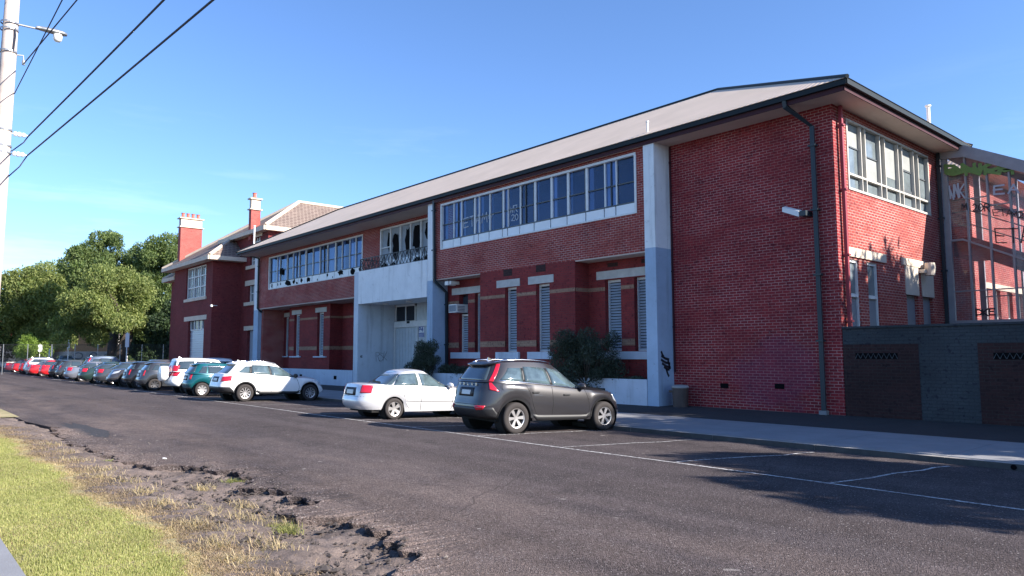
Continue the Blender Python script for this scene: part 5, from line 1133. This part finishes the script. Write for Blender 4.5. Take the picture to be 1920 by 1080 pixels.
# ------------------------------------------------------------------ trees and shrubs
def leaves(name, mt, lobes, n, size, droop=.6, aspect=2.6, seed=1, shell=.55):
    """many small leaf sprays through the lobes' volume; lobes: (x,y,z,rx,ry,rz)"""
    r = np.random.default_rng(seed); L_ = np.array(lobes); vol = L_[:, 3]*L_[:, 4]*L_[:, 5]; pr = vol**.75; pr /= pr.sum()
    k = r.choice(len(L_), n, p=pr); d = r.normal(size=(n, 3)); d /= np.linalg.norm(d, axis=1)[:, None]
    rad = (shell+(1-shell)*r.random(n)**.6)*(.86+.3*r.random(n)); c = L_[k, :3]+d*rad[:, None]*L_[k, 3:]
    a = r.normal(size=(n, 3)); a[:, 2] -= droop*3*r.random(n); a /= np.linalg.norm(a, axis=1)[:, None]
    b = np.cross(a, r.normal(size=(n, 3))); b /= np.linalg.norm(b, axis=1)[:, None]
    s_ = size*(.6+.8*r.random(n))[:, None]; a = a*s_; b = b*s_/aspect
    V = np.stack([c-a*.5, c+b*.5-a*.1, c+a*.5, c-b*.5-a*.1], 1).reshape(-1, 3)
    me = bpy.data.meshes.new(name); me.vertices.add(4*n); me.vertices.foreach_set('co', V.astype(np.float32).ravel()); me.loops.add(4*n); me.loops.foreach_set('vertex_index', np.arange(4*n, dtype=np.int32))
    me.polygons.add(n); me.polygons.foreach_set('loop_start', np.arange(0, 4*n, 4, dtype=np.int32)); me.materials.append(M(mt)); me.update(calc_edges=True)
    o = bpy.data.objects.new(name, me); COL.objects.link(o); return o
def tree(name, loc, lobes, n, size, label, mt='leaf_pepper', trunk=.35, lean=(0, 0), group='trees beyond the car park', seed=1, droop=.6, cat='tree', fork=2.4, limbs=None):
    T_ = empty(name, loc, label, cat, group); rr = random.Random(seed)
    o = leaves('crown', mt, lobes, n, size, droop, seed=seed); o.parent = T_
    m = MB(); f = Vector((lean[0], lean[1], fork)); m.tube([(0, 0, -.4), (lean[0]*.4, lean[1]*.4, fork*.5), tuple(f)], [trunk*1.25, trunk, trunk*.85], 10)
    big = sorted(lobes, key=lambda q: -q[3])[:limbs or 7]
    for q in big:
        e = Vector(q[:3]); mid = f.lerp(e, .5)+Vector((rr.uniform(-.4, .4), rr.uniform(-.4, .4), .5)); m.tube([tuple(f), tuple(mid), tuple(e)], [trunk*.55, trunk*.33, trunk*.12], 7)
        for _ in range(3):
            t = e+Vector((rr.uniform(-1, 1)*q[3]*.8, rr.uniform(-1, 1)*q[4]*.8, rr.uniform(-.3, .8)*q[5])); m.tube([tuple(mid.lerp(e, .6)), tuple(t)], [trunk*.13, trunk*.04], 5)
    p = m.build('trunk', 'bark', None, True); p.parent = T_; return T_
def clump(seed, cx, cy, cz, R, Rz, n, r0=.25, r1=.45, low=-.6):
    rr = random.Random(seed); out = []
    for _ in range(n):
        while True:
            v = Vector((rr.uniform(-1, 1), rr.uniform(-1, 1), rr.uniform(low, 1)))
            if .25 < v.length < 1: break
        k = rr.uniform(r0, r1)*R; out.append((cx+v.x*R*.8, cy+v.y*R*.8, cz+v.z*Rz*.8, k, k, k*rr.uniform(.75, 1.3)))
    return out
# coordinates of crowns are relative to the foot of each tree
tree('pepper_tree', (-91.5, 20.5, 0), clump(3, .5, -1.2, 7.4, 4.9, 4.4, 44, .17, .34)+clump(33, -1, -3.2, 4.4, 3.4, 2.2, 12, .2, .4), 52000, .30, 'spreading pepper tree in the middle with thick leaning trunk and yellow green crown', trunk=.62, lean=(1.4, .8), seed=3, fork=4.2)
tree('pepper_tree', (-121, 17.0, 0), clump(5, 0, .4, 9.2, 7.2, 6.4, 60, .16, .32)+clump(55, -.5, 1.0, 5.2, 5.8, 3.4, 22, .2, .4), 70000, .40, 'full drooping pepper tree left of the middle, above the green bush', trunk=.4, seed=5, fork=2.4)
tree('pepper_tree', (-128, 8.0, 0), clump(7, 0, 0, 9.8, 6.8, 6.2, 44, .18, .34)+clump(77, 0, 0, 5.2, 5.0, 3.0, 14), 42000, .44, 'pepper tree at the far left edge beside the power pole', trunk=.4, seed=7)
tree('tall_tree', (-103, 22.5, 0), clump(9, -1, -1.2, 12.6, 4.8, 6.0, 44, .17, .34)+clump(99, 0, 4.2, 10.5, 3.0, 3.4, 12, .2, .4), 46000, .34, 'tallest dark green tree rising behind the pepper trees', 'leaf_far', trunk=.55, seed=9, fork=5)
tree('tall_tree', (-98.5, 28.6, 0), clump(11, 0, -1.2, 12.2, 4.8, 5.8, 44, .17, .34)+clump(111, 0, -1, 6.4, 4.6, 3.6, 16, .2, .4), 46000, .34, 'tall green tree right beside the tall chimney of the old block', 'leaf_far', trunk=.5, seed=11, fork=4)
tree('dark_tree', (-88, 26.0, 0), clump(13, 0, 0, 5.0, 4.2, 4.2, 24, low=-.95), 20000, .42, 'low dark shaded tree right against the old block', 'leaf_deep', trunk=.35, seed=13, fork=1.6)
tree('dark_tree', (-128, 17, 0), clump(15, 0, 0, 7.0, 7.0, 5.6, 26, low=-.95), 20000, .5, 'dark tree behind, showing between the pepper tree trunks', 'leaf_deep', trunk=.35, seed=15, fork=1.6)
tree('round_bush', (-110, 14.7, 0), clump(17, 0, 0, 2.5, 2.4, 1.6, 16), 8000, .25, 'bright green rounded bush above the red cars', 'leaf_bright', trunk=.08, seed=17, fork=.9, cat='bush', group=None, droop=0)
tree('round_bush', (-122, 10.3, 0), clump(19, 0, 0, 2.0, 2.8, 1.8, 12), 6000, .28, 'dark green bush at the left edge below the red shop sign', 'leaf_deep', trunk=.08, seed=19, fork=.9, cat='bush', group=None, droop=0)
# trees off to the right whose shadows lie on the road, path and wall
tree('street_tree', (7.2, 16.6, 0), clump(21, 0, 0, 5.9, 3.4, 2.2, 20, .22, .4), 20000, .36, 'street tree beside the kerb right of the boundary wall, casting its shadow on the road', 'leaf_far', trunk=.22, seed=21, group='street trees on the right', fork=2.6)
tree('street_tree', (2.6, 21.9, 0), clump(23, 0, 0, 5.6, 3.9, 2.8, 24, .25, .42), 18000, .36, 'street tree rising behind the dark boundary wall', 'leaf_far', trunk=.2, seed=23, group='street trees on the right', fork=2.6)
tree('street_tree', (6.2, 30.5, 0), clump(25, 0, 0, 7.9, 6.0, 4.6, 40, .25, .42, low=-.8), 34000, .45, 'broad unseen tree added behind the glazed link to shade the side wall', 'leaf_far', trunk=.3, seed=25, group='street trees on the right', fork=3)  # crown added out of view and sized to shade the lower side wall
tree('street_tree', (14.5, 20.5, 0), clump(27, 0, 0, 5.8, 3.8, 2.8, 26, .25, .42), 20000, .4, 'broad street tree further right along the kerb', 'leaf_far', trunk=.3, seed=27, group='street trees on the right', fork=3)
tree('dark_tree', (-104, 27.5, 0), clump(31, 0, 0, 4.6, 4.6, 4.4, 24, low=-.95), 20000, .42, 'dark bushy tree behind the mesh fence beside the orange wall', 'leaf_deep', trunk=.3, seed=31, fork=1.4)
# shrubs in the planter
def shrub(loc, lobes, n, label, seed):
    T_ = empty('shrub', loc, label, 'shrub', 'shrubs in the planter'); o = leaves('foliage', 'leaf_shrub', lobes, n, .085, -.3, 3.2, seed, .35); o.name = 'foliage'; o.parent = T_
    m = MB(); rr = random.Random(seed)
    for q in lobes: m.tube([(0, 0, -.1), (q[0]*.6, q[1]*.6, q[2]*.5), (q[0], q[1], q[2])], [.03, .02, .008], 5)
    p = m.build('stem', 'bark', None); p.parent = T_
rr = random.Random(5)
shrub((-18.3, 19.6, .8), [(rr.uniform(-1.25, 1.15), rr.uniform(-.6, .35), rr.uniform(-.4, 1.6), (q0 := rr.uniform(.2, .46)), q0, q0) for _ in range(46)]+[(-.6, -.3, 1.6, .45, .35, .35), (.3, -.2, 1.65, .5, .35, .35), (1.2, 0, .9, .4, .3, .5), (1.5, .1, .4, .35, .3, .4)], 34000, 'big dark rounded shrub in the planter behind the charcoal SUV', 1)
shrub((-28.3, 19.3, .2), [(rr.uniform(-.85, .85), rr.uniform(-.3, .2), rr.uniform(.2, 2.05), (q0 := rr.uniform(.16, .36)), q0, q0) for _ in range(34)], 18000, 'dark straggly shrub beside the porch pier behind the silver sedan', 2)
shrub((-26.4, 19.85, .8), [(rr.uniform(-1.2, 1.2), rr.uniform(-.2, .2), rr.uniform(-.1, .4), .34, .28, .24) for _ in range(16)], 9000, 'low dark shrub under the window with the air conditioner', 3)
shrub((-16.4, 19.95, .8), [(rr.uniform(-.6, .7), rr.uniform(-.2, .2), rr.uniform(-.1, .15), .28, .25, .18) for _ in range(10)], 5000, 'low green plants in the planter beside the tall pier', 4)

# ------------------------------------------------------------------ grass and litter on the verge
def blades(name, mt, xy, h, wd, lean, seed, curve=.4):
    r = np.random.default_rng(seed); n = len(xy); ang = r.random(n)*2*PI; hh = h*(.5+r.random(n)); z0 = np.interp(xy[:, 1], [1, 2.2, 3.0, 3.5, 5.2], [.055, .055, -.01, -.08, -.105])
    d = np.stack([np.cos(ang), np.sin(ang)], 1); s_ = np.stack([-d[:, 1], d[:, 0]], 1)*wd/2; ln = (lean*r.random(n) if lean < .9 else .86+.135*r.random(n)**.7)[:, None]
    p0 = xy; p1 = xy+d*hh[:, None]*ln*.4; p2 = xy+d*hh[:, None]*ln
    up1 = hh*np.sqrt(np.maximum(.05, 1-(ln[:, 0]*.8)**2))*.6; up2 = hh*np.sqrt(np.maximum(.03, 1-np.minimum(.99, ln[:, 0])**2))
    V = np.stack([np.c_[p0-s_, z0], np.c_[p0+s_, z0], np.c_[p1+s_*.8, z0+up1], np.c_[p1-s_*.8, z0+up1], np.c_[p2, z0+up2]], 1).reshape(-1, 3)
    b = np.arange(n)*5; F = np.concatenate([np.stack([b, b+1, b+2, b+3], 1).ravel()]); T3 = np.stack([b+3, b+2, b+4], 1).ravel()
    me = bpy.data.meshes.new(name); me.vertices.add(5*n); me.vertices.foreach_set('co', V.astype(np.float32).ravel())
    me.loops.add(7*n); me.loops.foreach_set('vertex_index', np.concatenate([F, T3]).astype(np.int32)); me.polygons.add(2*n)
    me.polygons.foreach_set('loop_start', np.concatenate([np.arange(n)*4, 4*n+np.arange(n)*3]).astype(np.int32)); me.materials.append(M(mt)); me.update(calc_edges=True)
    o = bpy.data.objects.new(name, me); COL.objects.link(o); return tag(o, kind='stuff')
r = np.random.default_rng(4)
def scatter(n, x0, x1, f):      # denser near the camera
    u = r.random(n); x = x1-(x1-x0)*u**1.5; return np.stack([x, f(x, n)], 1)
g1 = scatter(190000, -22, -4.6, lambda x, n: 1.0+(1.02+.10*np.sin(x*1.3)+.05*np.sin(x*5.3)+.15*r.random(n))*r.random(n)**.85)
tag(blades('grass', 'grass_green', g1, .034, .005, .85, 1), 'short green lawn grass on the verge', 'grass')
nz_ = lambda x: 2.16+.10*np.sin(x*1.3)+.05*np.sin(x*5.3)
g2 = scatter(42000, -23, -5.2, lambda x, n: nz_(x)+np.abs(r.normal(0, .22, n))-.12); cc_ = scatter(90, -20, -5, lambda x, n: 1.0+1.2*r.random(n)); ki = r.integers(0, 90, 46000); g2b = cc_[ki]+r.normal(0, 1, (46000, 2))*np.array([.42, .16]); g2b = g2b[(g2b[:, 1] > 1.0)&(g2b[:, 1] < 2.4)]; g2 = np.concatenate([g2, g2b])
tag(blades('dry_grass', 'grass_dry', g2, .038, .005, .95, 2), 'bleached dry grass along the lawn edge', 'dry grass')
g3 = scatter(17000, -23, -5.2, lambda x, n: nz_(x)+.12+np.abs(r.normal(0, .32, n)))
tag(blades('thatch', 'grass_brown', g3, .06, .006, .96, 12), 'flattened brown dead grass between lawn and dirt', 'dead grass')
# straw tussocks in the dirt
cs = [(-11.6, 2.9, .5), (-10.6, 2.8, .4), (-9.7, 2.75, .35), (-9.0, 3.05, .45), (-8.5, 3.35, .55), (-8.0, 3.5, .4), (-8.2, 2.65, .35), (-7.6, 2.9, .45), (-7.2, 2.55, .3), (-9.3, 3.6, .3), (-10.8, 3.6, .25), (-13, 2.8, .5), (-14.6, 2.7, .5), (-16, 2.75, .5), (-17.5, 2.8, .5), (-6.9, 3.0, .4), (-12.2, 2.6, .4), (-6.5, 2.5, .35)]
pts = np.concatenate([np.stack([a+r.normal(0, s_*.42, 130), b+r.normal(0, s_*.26, 130)], 1) for a, b, s_ in cs])
tag(blades('straw', 'grass_dry', pts, .14, .0055, 1.0, 3), 'loose straw and dead grass tussocks on the dirt', 'straw')
pts = np.concatenate([np.stack([a+r.normal(0, .09, 260), b+r.normal(0, .07, 260)], 1) for a, b in ((-7.65, 3.45), (-7.85, 3.5), (-14.3, 3.25), (-11.2, 4.2))])
tag(blades('weed', 'grass_green', pts, .09, .007, .9, 5), 'small green weeds in the broken road edge', 'weeds')
def stones(name, mt, n, f, s0, s1, seed, label):
    rr = random.Random(seed); m = MB()
    for _ in range(n):
        x, y = f(rr); s_ = rr.uniform(s0, s1)*(2. if rr.random() < .06 else 1); z = float(np.interp(y, [1, 2.2, 3.0, 3.5, 5.2], [.05, .05, -.01, -.08, -.105])) if y < edge_y(x) else gz(y)
        b = len(m.v); R3 = [(rr.uniform(.6, 1), rr.uniform(.6, 1), rr.uniform(.35, .8)) for _ in range(6)]
        for i, (dx, dy, dz) in enumerate(((1, 0, 0), (0, 1, 0), (-1, 0, 0), (0, -1, 0), (.2, .1, 1), (-.1, -.2, -1))): m.v.append((x+dx*s_*R3[i][0], y+dy*s_*R3[i][1], z+s_*.3+dz*s_*R3[i][2]))
        for a, c in ((0, 1), (1, 2), (2, 3), (3, 0)): m.f.append((b+a, b+c, b+4)); m.f.append((b+c, b+a, b+5)); m.m += [0, 0]
    return tag(m.build(name, mt), label, 'rubble', kind='stuff')
mat('clod', (.055, .045, .042), .95, var=.4, vscale=8); mat('pebble', (.20, .17, .15), .9, var=.4, vscale=9)
stones('rubble', 'clod', 1100, lambda q: (lambda x: (x, q.uniform(2.6, min(4.3, edge_y(x)+.05))))(q.uniform(-12.5, -4.8)), .01, .04, 3, 'broken asphalt lumps lying on the dirt')
stones('crumbs', 'clod', 350, lambda q: (lambda x: (x, edge_y(x)+q.gauss(-.05, .12)))(q.uniform(-13, -4.8)), .008, .026, 4, 'crumbled asphalt along the broken road edge')
stones('gravel', 'pebble', 1400, lambda q: (q.uniform(-20, -5), 2.4+2.2*q.random()**1.3), .006, .016, 5, 'pale pebbles scattered on the dirt')
def litter(name, loc, sz, rz, mt, label, cat):
    m = MB(); n = 8; m.prism([(sz[0]*math.cos(2*PI*k/n)*rnd.uniform(.7, 1.1), sz[1]*math.sin(2*PI*k/n)*rnd.uniform(.7, 1.1), 0) for k in range(n)], (0, 0, sz[2])); o = m.build(name, mt); o.location = loc; o.rotation_euler = (.15, .1, rz); return tag(o, label, cat)
litter('paper_scrap', (-13.9, 3.95, .005), (.05, .03, .012), .4, 'plastic_white', 'small white scrap of paper on the near side of the road', 'litter')
m = MB(); m.tube([(-2.66, 13.86, -.085), (-2.54, 13.9, -.085)], [.033, .033], 12); m.tube([(-2.675, 13.855, -.085), (-2.66, 13.86, -.085)], [.026, .033], 12); tag(m.build('drink_can', 'metal_grey'), 'silver drink can lying in the gutter at the right', 'can')
m = MB(); m.lathe([(0, 0), (.045, 0), (.045, .01), (0, .01)], (0, 0, 0), 14, 'y'); o = m.build('kerb_drain', 'hole_dark'); o.location = (-3.75, 14.49, -.09); tag(o, 'small round dark drain hole in the kerb face', 'drain')
m = MB(); n = 26
m.add([(-20.6+2.6*math.cos(2*PI*k/n)*(.85+.2*math.sin(3*k)), 3.95+.42*math.sin(2*PI*k/n)*(.85+.15*math.cos(5*k)), gz(3.95)+.005) for k in range(n)], [tuple(range(n))])
mat('fresh_asphalt', (.032, .029, .031), .9, var=.3, vscale=8, bump=.8, bscale=60); tag(m.build('road_patch', 'fresh_asphalt'), kind='structure')

# ------------------------------------------------------------------ power pole with lamp, insulators and wires
PX, PY = -18.72, 1.86
PP = empty('power_pole', (PX, PY, 0), 'pale weathered timber power pole with street lamp and white insulators at the left edge', 'power pole')
m = MB(); m.tube([(PX+.05, PY-.22, -.3), (PX+.02, PY-.12, 4), (PX-.01, PY-.07, 8), (PX-.02, PY-.05, 10.6)], [.19, .175, .15, .13], 16); m.build('pole', 'wood_pole', PP, True)
m = MB()
for z in (9.1, 8.95, 8.45, 6.7, 6.35, 6.2): m.lathe([(.165, -.018), (.172, -.018), (.172, .018), (.165, .018)], (PX, PY-.08, z), 16)
m.build('pole_band', 'metal_grey', PP)
m = MB(); m.tube([(PX, PY+.05, 9.12), (PX+.03, PY+.45, 9.12)], .022, 8); ar = m.build('lamp_arm', 'metal_grey', PP)
m = MB(); b = len(m.v)
for k, (y, r1, r2) in enumerate(((.40, .05, .05), (.5, .075, .065), (.72, .10, .08), (.92, .10, .07), (1.0, .05, .04))):
    for q in range(12): t = 2*PI*q/12; m.v.append((PX+.03+r1*math.cos(t), PY+y, 9.13+r2*math.sin(t)*(1 if math.sin(t) > 0 else .45)))
for k in range(4):
    for q in range(12): m.f.append((b+k*12+q, b+k*12+(q+1) % 12, b+(k+1)*12+(q+1) % 12, b+(k+1)*12+q)); m.m.append(0)
m.f.append(tuple(range(b, b+12))); m.f.append(tuple(range(b+48, b+60))); m.m += [0, 0]; lh = m.build('lamp_head', 'metal_grey', PP, True)
mat('lamp_glass', (.75, .73, .68), .15, coat=.5); m = MB(); m.lathe([(.085, 0), (.095, -.04), (.085, -.13), (.05, -.17), (0, -.18)], (PX+.03, PY+.82, 9.10), 14); m.build('lamp_bowl', 'lamp_glass', PP, True)
for z in (6.66, 6.22):
    m = MB()
    m.lathe([(.012, .0), (.012, .08), (.05, .09), (.055, .13), (.03, .15), (.055, .17), (.055, .21), (.03, .23), (.05, .25), (.05, .29), (.02, .31), (.012, .36)], (PX+.0, PY+.02, z), 12, 'y'); m.build('insulator', 'insulator', PP)
m = MB(); m.tube([(PX, PY+.05, 8.42), (PX+.01, PY+.2, 8.44), (PX+.01, PY+.21, 8.33)], .018, 6); m.lathe([(.03, 0), (.035, -.05), (.03, -.1), (0, -.1)], (PX+.01, PY+.21, 8.33), 10); m.build('hook', 'metal_grey', PP)
def wire(a, b, sag, r_, label, extra=None):
    m = MB(); a, b = Vector(a), Vector(b); P = []
    for k in range(41): t = k/40; p = a.lerp(b, t); p.z -= sag*4*t*(1-t); P.append(p)
    m.tube(P, r_, 6)
    if extra: m.tube(extra, r_*.8, 6)
    tag(m.build('overhead_wire', 'wire_black', None, True), label, 'wire', 'overhead wires')
def through(a, p, xe):     # straight from a past p to x = xe
    a, p = Vector(a), Vector(p); return a+(p-a)*((xe-a.x)/(p.x-a.x))
A1 = (PX+.01, PY+.38, 6.66); A2 = (PX+.01, PY+.38, 6.22)
wire(A1, through(A1, (-10.97, 2.82, 7.02), 6), .08, .0155, 'upper of the two thick black cables rising from the white insulators', [(A1), (PX-.0, PY+.3, 6.5), (PX-.02, PY+.12, 6.3), (PX, PY+.06, 6.25)])
wire(A2, through(A2, (-9.6, 3.05, 6.52), 6), .03, .0155, 'lower of the two thick black cables rising from the white insulators', [(A2), (PX, PY+.25, 5.95), (PX-.02, PY+.06, 5.7)])
A3 = (PX+.01, PY+.21, 8.25); wire(A3, through(A3, (-15.9, 2.53, 8.75), 4), .02, .012, 'thin wire from the hook passing behind the street lamp')
A4 = (PX+.0, PY+.08, 7.55); wire(A4, through(A4, (-14.1, 2.07, 8.0), 4), .02, .010, 'thin wire leaving the pole below the hook')
for z, dy, e in ((9.5, -.3, 6.0), (8.0, -.3, 4.5), (6.7, -.3, 4.6), (6.2, -.3, 4.3)):
    wire((PX+.3, PY-.32, z+.12), (PX-30, PY-2.6, z-1.2+e*.0), .2, .012, {9.5: 'topmost cable crossing the pole towards the left edge', 8.0: 'second cable crossing the pole towards the left edge', 6.7: 'third cable crossing the pole towards the left edge', 6.2: 'lowest cable crossing the pole towards the left edge'}[z])
m = MB(); m.tube([(PX+.13, PY-.0, 8.98), (PX+.16, PY+.02, 8.8), (PX+.15, PY, 8.45)], .018, 6); m.build('cable_tail', 'wire_black', PP)

# ------------------------------------------------------------------ things beyond the car park
def post(loc, h, r_, label, sign=None, name='sign_post', cat='sign post'):
    E_ = empty(name, loc, label, cat); m = MB(); m.tube([loc, (loc[0], loc[1], loc[2]+h)], r_, 8); m.build('post', 'frame_white', E_)
    if sign: w_, a, b, mt = sign; m = MB(); m.box(loc[0]+.05, loc[0]+.07, loc[1]-w_/2, loc[1]+w_/2, loc[2]+a, loc[2]+b); m.build('sign_board', mt, E_)
post((-91, 15.6, 0), 3.5, .055, 'tall white sign post with a small white board above the grey hatchback', (.25, 2.4, 3.2, 'sign_white'))
post((-100, 15.5, 0), 2.9, .09, 'short white bollard post left of the tall sign post', None, 'white_post', 'post')
post((-103, 15.7, 0), 2.6, .07, 'white post beside the green bush', None, 'white_post', 'post')
post((-110, 15.7, 0), 3.3, .04, 'thin pole with white sign right of the green bush', (.5, 2.3, 3.2, 'sign_white'))
post((-80.5, 18.9, 0), 4.1, .05, 'post with white pointed sign beside the leaning trunk', (.35, 2.6, 4.0, 'sign_white'))
post((-122, 9.0, 0), 7.2, .06, 'tall thin light pole standing against the power pole', None, 'light_pole', 'pole')
SH = empty('shop_building', (-148, 14, 0), 'low shop with red fascia board behind the pepper trees', 'shop')
m = MB(); m.box(-158, -144, -2, 34, 0, 6.0); m.build('wall', 'house_white', SH)
m = MB(); m.box(-143.98, -143.4, 6, 19, 4.2, 8.2); m.build('awning', 'shop_red', SH)
m = MB(); m.box(-143.9, -143.6, 11, 15.5, 8.21, 9.2); m.box(-143.9, -143.6, 11.6, 12.8, 9.2, 10.0); m.build('blue_stripe', 'sign_blue', SH)
m = MB(); m.lathe([(0, -.1), (.75, -.1), (.8, 0), (.75, .1), (0, .1)], (0, 0, 0), 18, 'y'); 
for i, v in enumerate(m.v): m.v[i] = (v[1]-143.4, v[0]*1.25+14.0, v[2]*1.25+10.0)
m.build('round_sign', 'sign_white', SH)
m = MB()
for k in range(7): m.box(-143.98, -143.9, 2+4.4*k, 5.4+4.4*k, .8, 3.8)
m.build('shop_window', 'room_dark', SH)
HB = empty('rendered_house', (-116, 27, 0), 'orange rendered house wall glimpsed under the leaning tree', 'house')
m = MB(); m.box(-124, -112, 19.3, 25.2, 2.3, 5.2); m.build('wall', 'house_orange', HB); m = MB(); m.box(-124, -111.95, 19.3, 25.2, 0, 2.3); m.build('painted_wall', 'house_white', HB)
m = MB()
for y, z, r_ in ((20.4, 1.7, .5), (22.2, 1.75, .45), (23.9, 1.5, .5), (21.3, .9, .45)): m.tube([(-111.93, y+r_*math.cos(2*PI*k/16), z+r_*math.sin(2*PI*k/16)*.9) for k in range(17)], .07, 5)
m.build('mural', 'board_grey', HB)
m = MB()
m = MB(); m.box(-124.5, -111.3, 18.8, 25.7, 5.2, 5.6); m.build('roof', 'bark', HB)
FN = empty('mesh_fence', (-79, 24, 0), 'dark wire mesh fence behind the parked cars', 'fence')
m = MB()
for k in range(13): m.tube([(-78.5-.55*k, 30-1.9*k, 0), (-78.5-.55*k, 30-1.9*k, 2.9)], .035, 6)
m.build('fence_post', 'metal_grey', FN)
m = MB()
for z in (.2, 1.5, 2.85): m.tube([(-78.5, 30, z), (-85.1, 7.2, z)], .02, 5)
for k in range(230):
    a = k/230; x, y = -78.5-6.6*a, 30-22.8*a
    for s_ in (-.035, .035): m.tube([(x, y, .2), (x+s_*6, y+s_*20, 2.85)] if 0 <= a+s_*.9 <= 1 else [(x, y, .2), (x, y, 2.85)], .005, 3, cap=False)
m.build('wire_mesh', 'trim_black', FN)
# far-off tree line closing the street
lob = []
rr = random.Random(77)
for k in range(60): x = -300+rr.uniform(-20, 20); y = -70+260*k/60; lob.append((x, y, rr.uniform(2, 6), rr.uniform(5, 8), rr.uniform(5, 8), rr.uniform(4, 7)))
tag(leaves('distant_trees', 'leaf_far', lob, 26000, 1.3, .2, 1.6, 5, .5), 'distant line of trees closing the street', 'trees', kind='stuff')
